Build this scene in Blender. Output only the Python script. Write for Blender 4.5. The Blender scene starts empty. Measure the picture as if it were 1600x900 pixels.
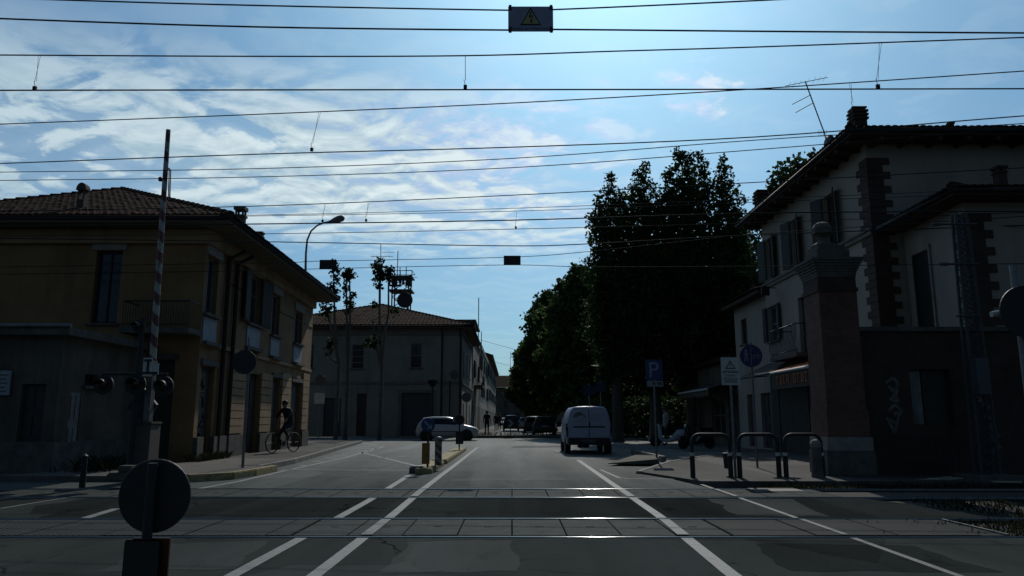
import bpy, bmesh, math, random
from mathutils import Vector, Matrix
V = Vector
R = math.radians
rnd = random.Random(11)
sc = bpy.context.scene
C = sc.collection
# ------------------------------------------------------------------ camera
F, CH = 1155.0, 1.25
PITCH = math.atan(205 / 1155)
cd = bpy.data.cameras.new('camera'); cam = bpy.data.objects.new('camera', cd); C.objects.link(cam)
cd.sensor_width = 36; cd.lens = 36 * F / 1600; cd.clip_end = 3000; cd.clip_start = .05
cam.location = (0, 0, CH); cam.rotation_euler = (R(90) + PITCH, 0, 0)
sc.camera = cam
# survey of the photograph: sight lines from where it was taken, met with a known plane of the place
def ray(px, py):
    a = (px - 800) / F; b = (450 - py) / F; c = math.cos(PITCH); s = math.sin(PITCH)
    return V((a, c - b * s, s + b * c))
def at(px, py, Y):
    r = ray(px, py); t = Y / r.y
    return V((r.x * t, Y, CH + r.z * t))
def gnd(px, py, z=0.0):
    r = ray(px, py); t = (z - CH) / r.z
    return V((r.x * t, r.y * t, z))
def onpl(px, py, P, n):
    r = ray(px, py); o = V((0, 0, CH)); t = (P - o).dot(n) / r.dot(n)
    return o + r * t

# ------------------------------------------------------------------ materials
def nodes(name):
    m = bpy.data.materials.new(name); m.use_nodes = True
    nt = m.node_tree; return m, nt, nt.nodes['Principled BSDF']
def N(nt, t, **kw):
    n = nt.nodes.new(t)
    for k, v in kw.items():
        if k in n.inputs: n.inputs[k].default_value = v
        else: setattr(n, k, v)
    return n
def mixc(nt, fac, a, b, mode='MIX'):
    n = nt.nodes.new('ShaderNodeMix'); n.data_type = 'RGBA'; n.blend_type = mode
    for i, v in ((0, fac), (6, a), (7, b)):
        if hasattr(v, 'is_linked'): nt.links.new(v, n.inputs[i])
        elif i == 0: n.inputs[0].default_value = v
        else: n.inputs[i].default_value = (*v, 1) if len(v) == 3 else v
    return n.outputs[2]
def ramp(nt, src, p0, p1, c0=(0, 0, 0, 1), c1=(1, 1, 1, 1)):
    n = nt.nodes.new('ShaderNodeValToRGB'); e = n.color_ramp.elements
    e[0].position = p0; e[0].color = c0; e[1].position = p1; e[1].color = c1
    nt.links.new(src, n.inputs[0]); return n.outputs[0]
def bump(nt, src, b, strength=.3, dist=.01):
    n = nt.nodes.new('ShaderNodeBump'); n.inputs['Strength'].default_value = strength; n.inputs['Distance'].default_value = dist
    nt.links.new(src, n.inputs['Height']); nt.links.new(n.outputs[0], b.inputs['Normal'])
def noise(nt, vec, scale, detail=4, rough=.6, dist=0):
    n = N(nt, 'ShaderNodeTexNoise'); n.inputs['Scale'].default_value = scale; n.inputs['Detail'].default_value = detail
    n.inputs['Roughness'].default_value = rough; n.inputs['Distortion'].default_value = dist
    nt.links.new(vec, n.inputs['Vector']); return n.outputs['Fac']
def objco(nt, scale=None):
    t = N(nt, 'ShaderNodeTexCoord'); o = t.outputs['Object']
    if scale:
        m = N(nt, 'ShaderNodeMapping'); m.inputs['Scale'].default_value = scale; nt.links.new(o, m.inputs['Vector']); o = m.outputs[0]
    return o
def mk(name, rgb, rough=.7, metal=0, var=.3, scale=3.0, bmp=.15, bscale=40, spec=.4, stain=None, stain_amt=.5, grime=None):
    m, nt, b = nodes(name); co = objco(nt)
    f = ramp(nt, noise(nt, co, scale, 5), .3, .7)
    lo = tuple(c * (1 - var) for c in rgb); hi = tuple(min(1, c * (1 + var)) for c in rgb)
    c = mixc(nt, f, lo, hi)
    if stain:
        g = ramp(nt, noise(nt, objco(nt, (1.2, 1.2, .22)), scale * .6, 6, .7, .6), .5, .68)
        g2 = N(nt, 'ShaderNodeMath', operation='MULTIPLY'); nt.links.new(g, g2.inputs[0]); g2.inputs[1].default_value = stain_amt
        c = mixc(nt, g2.outputs[0], c, stain)
    nt.links.new(c, b.inputs['Base Color'])
    b.inputs['Roughness'].default_value = rough; b.inputs['Metallic'].default_value = metal
    b.inputs['Specular IOR Level'].default_value = spec
    if bmp: bump(nt, noise(nt, co, bscale, 3), b, bmp, .01)
    return m
def m_asphalt(name, base, speck, rough, bs=.5, crack=True, worn_or_glare=None, spec=.12):
    m, nt, b = nodes(name); co = objco(nt)
    big = ramp(nt, noise(nt, objco(nt, (1, .35, 1)), .9, 6, .65, .4), .32, .7)
    c = mixc(nt, big, tuple(x * .48 for x in base), tuple(x * 1.65 for x in base))
    ton = ramp(nt, noise(nt, co, 46, 4, .8), .52, .78)
    c = mixc(nt, ton, c, speck)
    wide = ramp(nt, noise(nt, objco(nt, (1.6, .12, 1)), .55, 3), .4, .62)
    c = mixc(nt, .5, c, mixc(nt, wide, tuple(x * .5 for x in base), tuple(x * 1.5 for x in base)))
    pt = N(nt, 'ShaderNodeTexVoronoi', feature='F1', distance='CHEBYCHEV'); pt.inputs['Scale'].default_value = .36; nt.links.new(objco(nt, (1, .55, 1)), pt.inputs['Vector'])
    c = mixc(nt, .6, c, mixc(nt, pt.outputs['Color'], tuple(x * .35 for x in base), tuple(x * 2.1 for x in base)))
    oil = ramp(nt, noise(nt, objco(nt, (1, .5, 1)), 1.9, 5, .7, .5), .58, .74)
    om = N(nt, 'ShaderNodeMath', operation='MULTIPLY'); nt.links.new(oil, om.inputs[0]); om.inputs[1].default_value = .85
    c = mixc(nt, om.outputs[0], c, tuple(x * .5 for x in base))
    if worn_or_glare:                                # sun glare far down the road put into the colour, broken by wear streaks
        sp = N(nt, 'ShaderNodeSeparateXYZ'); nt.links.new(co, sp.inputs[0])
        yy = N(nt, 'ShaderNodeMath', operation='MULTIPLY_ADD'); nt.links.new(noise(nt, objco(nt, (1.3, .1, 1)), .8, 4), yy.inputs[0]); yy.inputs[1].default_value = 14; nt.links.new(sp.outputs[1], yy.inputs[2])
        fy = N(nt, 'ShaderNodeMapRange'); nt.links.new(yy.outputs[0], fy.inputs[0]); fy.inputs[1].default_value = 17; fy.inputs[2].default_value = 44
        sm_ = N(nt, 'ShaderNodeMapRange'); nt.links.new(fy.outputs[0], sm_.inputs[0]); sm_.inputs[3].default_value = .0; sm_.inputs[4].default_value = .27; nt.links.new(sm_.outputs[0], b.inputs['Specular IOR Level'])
        c = mixc(nt, fy.outputs[0], c, mixc(nt, om.outputs[0], mixc(nt, wide, tuple(x * .72 for x in worn_or_glare), tuple(x * 1.25 for x in worn_or_glare)), tuple(x * .45 for x in worn_or_glare)))
    if crack:
        vo = N(nt, 'ShaderNodeTexVoronoi', feature='DISTANCE_TO_EDGE'); vo.inputs['Scale'].default_value = .42
        wob = N(nt, 'ShaderNodeVectorMath', operation='ADD'); nz = N(nt, 'ShaderNodeTexNoise'); nz.inputs['Scale'].default_value = 1.7
        nt.links.new(co, nz.inputs['Vector']); nt.links.new(co, wob.inputs[0]); nt.links.new(nz.outputs['Color'], wob.inputs[1])
        nt.links.new(wob.outputs[0], vo.inputs['Vector'])
        ck = ramp(nt, vo.outputs['Distance'], .004, .012, (1, 1, 1, 1), (0, 0, 0, 1))
        pm = N(nt, 'ShaderNodeMath', operation='MULTIPLY'); nt.links.new(ck, pm.inputs[0])
        nt.links.new(ramp(nt, noise(nt, co, .5, 2), .45, .6), pm.inputs[1])
        c = mixc(nt, pm.outputs[0], c, tuple(x * .35 for x in base))
    nt.links.new(c, b.inputs['Base Color'])
    b.inputs['Roughness'].default_value = rough; b.inputs['Specular IOR Level'].default_value = spec
    bump(nt, noise(nt, co, 120, 3), b, bs, .012)
    return m
def m_tile(name, a, bcol):
    m, nt, b = nodes(name); co = objco(nt)
    f = noise(nt, co, 5.5, 2)
    c = mixc(nt, ramp(nt, f, .35, .65), a, bcol)
    l = ramp(nt, noise(nt, co, 1.1, 5, .7), .52, .7)
    c = mixc(nt, l, c, tuple(x * .45 for x in a))
    nt.links.new(c, b.inputs['Base Color']); b.inputs['Roughness'].default_value = .9; b.inputs['Specular IOR Level'].default_value = .02
    bump(nt, noise(nt, co, 60, 3), b, .4, .01); return m
def m_brick(name, a, bcol, mortar, sx=1.0, axis='XZ'):
    m, nt, b = nodes(name); t = N(nt, 'ShaderNodeTexCoord')
    sep = N(nt, 'ShaderNodeSeparateXYZ'); nt.links.new(t.outputs['Object'], sep.inputs[0])
    com = N(nt, 'ShaderNodeCombineXYZ'); ad = N(nt, 'ShaderNodeMath', operation='ADD')
    nt.links.new(sep.outputs[0], ad.inputs[0]); nt.links.new(sep.outputs[1], ad.inputs[1])
    nt.links.new(ad.outputs[0], com.inputs[0]); nt.links.new(sep.outputs[2], com.inputs[1])
    br = N(nt, 'ShaderNodeTexBrick'); nt.links.new(com.outputs[0], br.inputs['Vector'])
    br.inputs['Scale'].default_value = 1; br.inputs['Brick Width'].default_value = .26; br.inputs['Row Height'].default_value = .075
    br.inputs['Mortar Size'].default_value = .01
    br.inputs['Color1'].default_value = (*a, 1); br.inputs['Color2'].default_value = (*bcol, 1); br.inputs['Mortar'].default_value = (*mortar, 1)
    st = ramp(nt, noise(nt, t.outputs['Object'], 1.3, 6, .7), .45, .7)
    c = mixc(nt, st, br.outputs['Color'], tuple(x * .4 for x in a))
    nt.links.new(c, b.inputs['Base Color']); b.inputs['Roughness'].default_value = .9
    bump(nt, br.outputs['Fac'], b, -.4, .01); return m
def m_wave(name, a, bcol, scale, direction='Z', rough=.6, metal=0, prof='SIN', p=(.4, .6), bs=.4, grime=.4):
    m, nt, b = nodes(name); co = objco(nt)
    w = N(nt, 'ShaderNodeTexWave', bands_direction=direction, wave_profile=prof); w.inputs['Scale'].default_value = scale
    nt.links.new(co, w.inputs['Vector'])
    c = mixc(nt, ramp(nt, w.outputs['Fac'], *p), a, bcol)
    g = ramp(nt, noise(nt, co, 2.2, 6, .7), .45, .75)
    c = mixc(nt, g, c, mixc(nt, grime, a, (.02, .018, .015)))
    nt.links.new(c, b.inputs['Base Color']); b.inputs['Roughness'].default_value = rough; b.inputs['Metallic'].default_value = metal
    if bs: bump(nt, w.outputs['Fac'], b, bs, .02)
    return m
def m_glass(name, rgb=(.02, .025, .03), rough=.06):
    m, nt, b = nodes(name); co = objco(nt)
    c = mixc(nt, noise(nt, co, 1.5, 2), tuple(x * .6 for x in rgb), tuple(x * 1.5 for x in rgb))
    nt.links.new(c, b.inputs['Base Color']); b.inputs['Roughness'].default_value = rough; b.inputs['Specular IOR Level'].default_value = .35
    bump(nt, noise(nt, co, 1.2, 2), b, .03, .05)
    return m
def m_leaf(name, a, bcol):
    m, nt, b = nodes(name); co = objco(nt)
    g = N(nt, 'ShaderNodeNewGeometry')
    c = mixc(nt, g.outputs['Random Per Island'], a, bcol)
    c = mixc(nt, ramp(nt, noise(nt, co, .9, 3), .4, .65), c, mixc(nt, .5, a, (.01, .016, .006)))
    nt.links.new(c, b.inputs['Base Color']); b.inputs['Roughness'].default_value = .65; b.inputs['Specular IOR Level'].default_value = .12
    tr = N(nt, 'ShaderNodeBsdfTranslucent'); nt.links.new(c, tr.inputs['Color'])
    mx = N(nt, 'ShaderNodeMixShader'); mx.inputs[0].default_value = .32
    nt.links.new(b.outputs[0], mx.inputs[1]); nt.links.new(tr.outputs[0], mx.inputs[2])
    nt.links.new(mx.outputs[0], nt.nodes['Material Output'].inputs['Surface']); return m

M = {}
M['asphalt'] = m_asphalt('asphalt', (.047, .0525, .05), (.15, .16, .155), .78, worn_or_glare=(.12, .13, .122), spec=.1)
M['asphalt_rough'] = m_asphalt('rough asphalt', (.034, .038, .0365), (.17, .18, .17), .88, 1.0, spec=.0)
M['patch_dark'] = m_asphalt('dark repair asphalt', (.031, .035, .0335), (.13, .135, .13), .88, 1.0, crack=False, spec=.0)
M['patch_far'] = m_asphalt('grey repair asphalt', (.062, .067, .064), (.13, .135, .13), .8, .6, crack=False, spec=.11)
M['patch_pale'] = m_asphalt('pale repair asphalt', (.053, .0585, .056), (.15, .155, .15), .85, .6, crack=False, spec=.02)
M['earth'] = mk('earth', (.05, .042, .032), .95, var=.5, scale=1.2, bmp=.6, bscale=25)
M['ballast'] = mk('ballast', (.035, .032, .028), .95, var=.6, scale=14, bmp=.9, bscale=18)
M['paving'] = m_asphalt('pavement asphalt', (.075, .07, .064), (.1, .095, .088), .85, .4)
M['kerb'] = mk('kerb stone', (.17, .165, .15), .85, var=.3, scale=6, bmp=.3)
M['kerb_yellow'] = mk('yellow kerb paint', (.26, .21, .10), .85, var=.4, scale=9, bmp=.4)
M['deck'] = mk('crossing slab concrete', (.04, .045, .043), .8, var=.3, scale=5, bmp=.4, bscale=60, spec=.06)
M['steel'] = mk('polished rail steel', (.11, .115, .115), .13, 1, .2, 8, 0)
M['rust'] = mk('rusty rail web', (.05, .03, .02), .85, 0, .4, 12, .3)
M['soot'] = mk('groove dirt', (.012, .012, .012), .95, var=.3)
def m_paint(name, c0, worn_or_glare, lo, hi):
    m, nt, b = nodes(name); co = objco(nt)
    f = ramp(nt, noise(nt, co, 12, 8, .8), lo, hi)
    f2 = ramp(nt, noise(nt, co, 1.4, 4, .6), .3, .62)
    mm = N(nt, 'ShaderNodeMath', operation='MULTIPLY_ADD'); nt.links.new(f2, mm.inputs[0]); mm.inputs[1].default_value = .22; nt.links.new(f, mm.inputs[2]); mm.use_clamp = True
    c = mixc(nt, mm.outputs[0], worn_or_glare, c0)
    nt.links.new(c, b.inputs['Base Color']); b.inputs['Roughness'].default_value = .7; bump(nt, noise(nt, co, 110, 3), b, .3, .008); return m
M['paint'] = m_paint('road paint', (.13, .137, .132), (.035, .038, .037), .33, .56)
M['paint_deck'] = m_paint('line ghost on the slabs', (.085, .09, .087), (.04, .043, .042), .42, .62)
M['paint_thin'] = m_paint('worn road paint', (.10, .105, .10), (.035, .037, .036), .42, .62)
M['st_yellow'] = mk('ochre stucco', (.195, .118, .054), .9, var=.2, scale=1.2, bmp=.2, bscale=50, stain=(.06, .045, .03), stain_amt=.6)
M['st_yellow_pale'] = mk('pale ochre stucco', (.27, .185, .10), .9, var=.2, scale=1.5, bmp=.2, stain=(.07, .055, .035), stain_amt=.5)
M['st_grey'] = mk('grey stucco', (.19, .185, .16), .9, var=.15, scale=.8, bmp=.15, stain=(.08, .078, .07), stain_amt=.5)
M['st_white'] = mk('pale stucco', (.27, .235, .195), .9, var=.1, scale=.8, bmp=.15, stain=(.10, .10, .09), stain_amt=.35)
M['st_dark'] = mk('dark old render', (.09, .078, .06), .95, var=.35, scale=1.2, bmp=.25, stain=(.025, .022, .02), stain_amt=.6)
M['st_pink'] = mk('brown stucco', (.10, .08, .062), .9, var=.2, scale=.5, bmp=.1, stain=(.05, .04, .035))
M['brick'] = m_brick('red brick', (.15, .062, .04), (.105, .046, .032), (.08, .06, .05))
M['brick_dark'] = m_brick('dark brick', (.066, .032, .023), (.048, .025, .019), (.04, .03, .025))
M['dark_cover'] = mk('dark ground floor cover', (.035, .03, .026), .8, 0, .35, 3, .2)
M['stone'] = mk('weathered stone', (.085, .08, .07), .9, var=.35, scale=4, bmp=.3, bscale=30, stain=(.035, .033, .03))
M['stone_pale'] = mk('pale stone', (.2, .19, .17), .85, var=.2, scale=4, bmp=.2)
M['tile'] = m_tile('clay roof tiles', (.034, .022, .017), (.07, .045, .033))
M['tile_dark'] = m_tile('dark roof tiles', (.026, .017, .013), (.05, .032, .024))
M['soffit'] = mk('eaves timber', (.05, .035, .022), .9, var=.3, scale=6, bmp=.2)
M['soffit_pale'] = mk('painted eaves', (.10, .085, .06), .9, var=.2, scale=3, bmp=.1)
M['cornice'] = mk('cornice render', (.13, .12, .1), .85, var=.2, scale=3, bmp=.15)
M['shutter'] = m_wave('louvred shutter', (.035, .045, .042), (.016, .02, .02), 12, 'Z', .6, 0, 'SAW')
M['shutter_dark'] = m_wave('dark louvred shutter', (.014, .018, .02), (.007, .009, .01), 12, 'Z', .6, 0, 'SAW')
M['roller'] = m_wave('roller shutter', (.06, .064, .06), (.03, .032, .03), 6, 'Z', .55, .2, 'SIN')
M['door'] = mk('dark door', (.025, .024, .022), .6, var=.3, scale=5, bmp=.1)
M['door_pale'] = mk('pale door', (.16, .165, .15), .6, var=.3, scale=6, bmp=.1, stain=(.05, .05, .045))
M['frame'] = mk('window frame', (.16, .165, .16), .6, var=.1, bmp=0)
M['panel_blue'] = mk('pale apron panel', (.22, .26, .29), .7, var=.15, scale=5, bmp=.05, stain=(.12, .14, .15))
M['glass'] = m_glass('window glass')
M['metal_dark'] = mk('dark metal', (.018, .019, .021), .55, .3, .25, 8, .05)
M['black'] = mk('black plastic', (.008, .008, .009), .6, 0, .2, 8, .05)
M['galv'] = mk('galvanised steel', (.14, .145, .15), .5, .6, .25, 9, .08)
M['mast'] = mk('old grey mast paint', (.045, .048, .05), .7, 0, .25, 9, .08)
M['wire'] = mk('cable', (.012, .012, .013), .6, .2, .2, 4, 0)
M['red'] = mk('red paint', (.22, .02, .015), .5, 0, .2, 6, .05)
M['white'] = mk('white paint', (.42, .43, .42), .55, 0, .12, 5, .04)
M['sign_white'] = mk('white sign face', (.4, .41, .39), .5, 0, .08, 4, .02)
M['sign_grey'] = mk('grey sign back', (.07, .073, .08), .55, .4, .15, 5, .03)
M['sign_blue'] = mk('blue sign face', (.006, .024, .10), .5, 0, .1, 4, .02)
M['sign_yellow'] = mk('yellow sign film', (.3, .27, .12), .5, 0, .1, 4, .02)
M['panel_brown'] = mk('faded brown panel', (.07, .03, .01), .7, 0, .2, 5, .04)
M['sign_dim'] = mk('dulled white sign film', (.16, .18, .22), .5, 0, .1, 4, .02)
M['panel_yellow'] = mk('yellow panel', (.2, .095, .014), .6, 0, .2, 5, .04)
M['hv_panel'] = mk('grey warning plate', (.2, .23, .32), .55, .0, .15, 5, .05)
M['trunk'] = mk('bark', (.05, .043, .034), .95, 0, .4, 8, .6, 14)
M['bark_pale'] = mk('pale plane bark', (.075, .072, .062), .95, 0, .4, 5, .5, 14)
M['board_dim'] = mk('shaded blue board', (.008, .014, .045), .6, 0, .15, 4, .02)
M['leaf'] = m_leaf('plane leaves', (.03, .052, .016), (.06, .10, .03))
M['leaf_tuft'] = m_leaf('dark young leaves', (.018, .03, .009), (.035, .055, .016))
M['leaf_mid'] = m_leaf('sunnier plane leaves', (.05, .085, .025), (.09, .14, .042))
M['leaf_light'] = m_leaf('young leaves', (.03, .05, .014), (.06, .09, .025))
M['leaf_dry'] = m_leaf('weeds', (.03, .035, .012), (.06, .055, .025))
M['car_silver'] = mk('silver car paint', (.36, .365, .37), .3, .15, .05, 2, 0)
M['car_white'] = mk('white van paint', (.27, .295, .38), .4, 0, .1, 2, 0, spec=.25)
M['car_black'] = mk('dark car paint', (.012, .013, .016), .2, .2, .1, 2, 0, spec=.5)
M['car_glass'] = m_glass('car glass', (.008, .009, .011), .04)
M['tyre'] = mk('tyre rubber', (.012, .012, .012), .85, 0, .2, 8, .1)
M['rim'] = mk('alloy wheel', (.2, .2, .2), .35, .8, .1, 8, 0)
M['lamp_red'] = mk('tail light', (.035, .004, .004), .2, 0, .1, 8, 0)
M['lamp_clear'] = mk('headlight', (.35, .35, .35), .1, .3, .1, 8, 0)
M['plate'] = mk('number plate', (.3, .3, .3), .5, 0, .05, 8, 0)
M['skin'] = mk('skin', (.25, .14, .1), .6, 0, .1, 5, 0)
M['cloth_dark'] = mk('dark cloth', (.014, .014, .017), .9, 0, .3, 10, .2)
M['cloth_jeans'] = mk('dark trousers', (.014, .017, .024), .9, 0, .3, 10, .2)
M['cloth_pale'] = mk('pale shirt', (.2, .2, .2), .9, 0, .2, 10, .2)
M['hair'] = mk('dark hair', (.012, .01, .008), .7, 0, .3, 20, .3)
M['orange'] = mk('orange awning fabric', (.36, .10, .03), .8, 0, .15, 3, .1)
M['awning_pale'] = mk('pale awning fabric', (.3, .33, .36), .8, 0, .15, 3, .1)
M['awning_dark'] = mk('dark awning fabric', (.05, .04, .032), .85, 0, .2, 3, .1)
M['logo_a'] = mk('brown logo film', (.09, .075, .045), .5, 0, .2, 5, 0)
M['logo_b'] = mk('green logo film', (.045, .06, .03), .5, 0, .2, 5, 0)
M['letter'] = mk('lettering film', (.16, .17, .21), .5, 0, .05, 5, 0)
M['graffiti'] = mk('faded white spray paint', (.10, .09, .08), .8, 0, .6, 7, .1)
M['debris'] = mk('pale dry board', (.3, .28, .22), .85, 0, .3, 6, .2)
M['grass'] = m_leaf('grass blades', (.014, .018, .007), (.032, .032, .015))

# striped boom: diagonal red and white bands
def m_stripe(name, a, b_, period, slope):
    m, nt, b = nodes(name); t = N(nt, 'ShaderNodeTexCoord'); s = N(nt, 'ShaderNodeSeparateXYZ'); nt.links.new(t.outputs['Object'], s.inputs[0])
    x = N(nt, 'ShaderNodeMath', operation='MULTIPLY_ADD'); nt.links.new(s.outputs[0], x.inputs[0]); x.inputs[1].default_value = slope; nt.links.new(s.outputs[2], x.inputs[2])
    d = N(nt, 'ShaderNodeMath', operation='DIVIDE'); nt.links.new(x.outputs[0], d.inputs[0]); d.inputs[1].default_value = period
    f = N(nt, 'ShaderNodeMath', operation='FRACT'); nt.links.new(d.outputs[0], f.inputs[0])
    g = N(nt, 'ShaderNodeMath', operation='GREATER_THAN'); nt.links.new(f.outputs[0], g.inputs[0]); g.inputs[1].default_value = .5
    c = mixc(nt, g.outputs[0], a, b_)
    c = mixc(nt, ramp(nt, noise(nt, t.outputs['Object'], 9, 5), .5, .75), c, (.07, .05, .045))
    nt.links.new(c, b.inputs['Base Color']); b.inputs['Roughness'].default_value = .55; return m
M['stripe'] = m_stripe('red and white boom bands', (.075, .014, .011), (.27, .27, .25), .44, 1.0)
M['stripe_post'] = m_stripe('dark and white post bands', (.05, .04, .035), (.22, .19, .17), .2, .9)

# ------------------------------------------------------------------ mesh helpers
LOC = {}
class MB:
    def __init__(s): s.v = []; s.f = []; s.mi = []; s.sm = []; s.cur = 0
    def add(s, vs, fs, smooth=False):
        o = len(s.v); s.v += [V(p) for p in vs]
        for f in fs: s.f.append([i + o for i in f]); s.mi.append(s.cur); s.sm.append(smooth)
        return s
    def box(s, a, b):
        x0, y0, z0 = a; x1, y1, z1 = b
        return s.add([(x0, y0, z0), (x1, y0, z0), (x1, y1, z0), (x0, y1, z0), (x0, y0, z1), (x1, y0, z1), (x1, y1, z1), (x0, y1, z1)],
                     [(0, 3, 2, 1), (4, 5, 6, 7), (0, 1, 5, 4), (1, 2, 6, 5), (2, 3, 7, 6), (3, 0, 4, 7)])
    def cbox(s, c, sz): c = V(c); h = V(sz) / 2; return s.box(c - h, c + h)
    def obox(s, o, X, Y, Z):      # corner and three edge vectors
        o, X, Y, Z = V(o), V(X), V(Y), V(Z)
        vs = [o, o + X, o + X + Y, o + Y]; vs += [p + Z for p in vs]
        fs = [(0, 3, 2, 1), (4, 5, 6, 7), (0, 1, 5, 4), (1, 2, 6, 5), (2, 3, 7, 6), (3, 0, 4, 7)]
        if X.cross(Y).dot(Z) < 0: fs = [f[::-1] for f in fs]
        return s.add(vs, fs)
    def poly(s, pts): return s.add(pts, [list(range(len(pts)))])
    def slab(s, pts, d):          # polygon extruded by vector d
        pts = [V(p) for p in pts]; d = V(d); n = len(pts)
        nn = V((0, 0, 0))
        for i in range(n): nn += pts[i].cross(pts[(i + 1) % n])
        if nn.dot(d) < 0: pts = pts[::-1]
        vs = pts + [p + d for p in pts]
        fs = [list(range(n))[::-1], list(range(n, 2 * n))] + [[i, (i + 1) % n, (i + 1) % n + n, i + n] for i in range(n)]
        return s.add(vs, fs)
    def tube(s, pts, r, n=8, caps=True, smooth=True):
        pts = [V(p) for p in pts]; k = len(pts); rs = r if isinstance(r, (list, tuple)) else [r] * k
        vs = []; prev = None
        for i, p in enumerate(pts):
            d = (pts[min(i + 1, k - 1)] - pts[max(i - 1, 0)])
            d = d.normalized() if d.length > 1e-9 else V((0, 0, 1))
            if prev is None:
                u = d.cross(V((0, 0, 1)));
                if u.length < .05: u = d.cross(V((1, 0, 0)))
            else: u = prev - d * prev.dot(d)
            u.normalize(); prev = u; w = d.cross(u)
            for j in range(n):
                a = 2 * math.pi * j / n; vs.append(p + (u * math.cos(a) + w * math.sin(a)) * rs[i])
        fs = []
        for i in range(k - 1):
            for j in range(n): fs.append((i * n + j, i * n + (j + 1) % n, (i + 1) * n + (j + 1) % n, (i + 1) * n + j))
        s.add(vs, fs, smooth)
        if caps: s.add(vs[:n], [list(range(n))[::-1]]); s.add(vs[-n:], [list(range(n))])
        return s
    def lathe(s, c, prof, n=20, axis=(0, 0, 1), smooth=False, caps=True):
        ax = V(axis).normalized(); u = ax.cross(V((0, 0, 1)))
        if u.length < .05: u = V((1, 0, 0))
        u.normalize(); w = ax.cross(u); c = V(c); vs = []
        for r, z in prof:
            for j in range(n):
                a = 2 * math.pi * j / n; vs.append(c + ax * z + (u * math.cos(a) + w * math.sin(a)) * r)
        fs = []
        for i in range(len(prof) - 1):
            for j in range(n): fs.append((i * n + j, i * n + (j + 1) % n, (i + 1) * n + (j + 1) % n, (i + 1) * n + j))
        s.add(vs, fs, smooth)
        if not caps: return s
        if prof[0][0] > 1e-4: s.add(vs[:n], [list(range(n))[::-1]])
        if prof[-1][0] > 1e-4: s.add(vs[-n:], [list(range(n))])
        return s
    def disc(s, c, r, axis, t, n=28): return s.lathe(c, [(r, -t / 2), (r, t / 2)], n, axis)
    def build(s, name, mat, parent=None, loc=None, bevel=0, local=False):
        me = bpy.data.meshes.new(name)
        org = V((0, 0, 0))
        if parent is not None:
            if not local: org = V(LOC[parent.as_pointer()])
        elif loc is not None: org = V(loc)
        elif s.v:
            xs = [p.x for p in s.v]; ys = [p.y for p in s.v]; zs = [p.z for p in s.v]
            org = V(((min(xs) + max(xs)) / 2, (min(ys) + max(ys)) / 2, min(zs)))
        me.from_pydata([p - org for p in s.v], [], s.f)
        mats = mat if isinstance(mat, (list, tuple)) else [mat]
        for m in mats: me.materials.append(M[m] if isinstance(m, str) else m)
        for p, i, sm in zip(me.polygons, s.mi, s.sm): p.material_index = i; p.use_smooth = sm
        if bevel:
            bm = bmesh.new(); bm.from_mesh(me); bmesh.ops.remove_doubles(bm, verts=bm.verts, dist=1e-5)
            es = [e for e in bm.edges if len(e.link_faces) == 2 and e.calc_face_angle(0) > .6]
            bmesh.ops.bevel(bm, geom=es, offset=bevel, segments=2, affect='EDGES', clamp_overlap=True); bm.to_mesh(me); bm.free()
        me.update()
        o = bpy.data.objects.new(name, me); C.objects.link(o)
        if parent is not None: o.parent = parent; LOC[o.as_pointer()] = org
        else: o.location = org; LOC[o.as_pointer()] = org
        return o
def tag(o, label, cat, group=None):
    o['label'] = label; o['category'] = cat
    if group: o['group'] = group
    return o
def struct(o): o['kind'] = 'structure'; return o
def stuff(o): o['kind'] = 'stuff'; return o
def thing(name, label, cat, loc=(0, 0, 0), rotz=0, group=None):
    o = bpy.data.objects.new(name, None); C.objects.link(o); o.location = loc; o.rotation_euler = (0, 0, rotz); o.empty_display_size = .3
    LOC[o.as_pointer()] = V(loc); return tag(o, label, cat, group)
def copy_tree(o, parent=None):
    c = o.copy(); C.objects.link(c); c.parent = parent
    for ch in list(o.children): copy_tree(ch, c)
    return c
def text_mb(s, size, o, U, W, depth, font_scale_x=1.0):
    """lettering as a thin raised mesh; o = lower-left corner, U right, W up"""
    cu = bpy.data.curves.new('lettering', 'FONT'); cu.body = s; cu.size = size; cu.extrude = 0
    ob = bpy.data.objects.new('lettering', cu); C.objects.link(ob)
    bpy.context.view_layer.update()
    me = bpy.data.meshes.new_from_object(ob.evaluated_get(bpy.context.evaluated_depsgraph_get()))
    bpy.data.objects.remove(ob); mb = MB(); U = V(U).normalized(); W = V(W).normalized(); n = U.cross(W); o = V(o)
    vs = [o + U * v.co.x * font_scale_x + W * v.co.y + n * depth for v in me.vertices]
    mb.add(vs, [list(p.vertices) for p in me.polygons]); bpy.data.meshes.remove(me)
    wid = max((v - o).dot(U) for v in vs); return mb, wid

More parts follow.
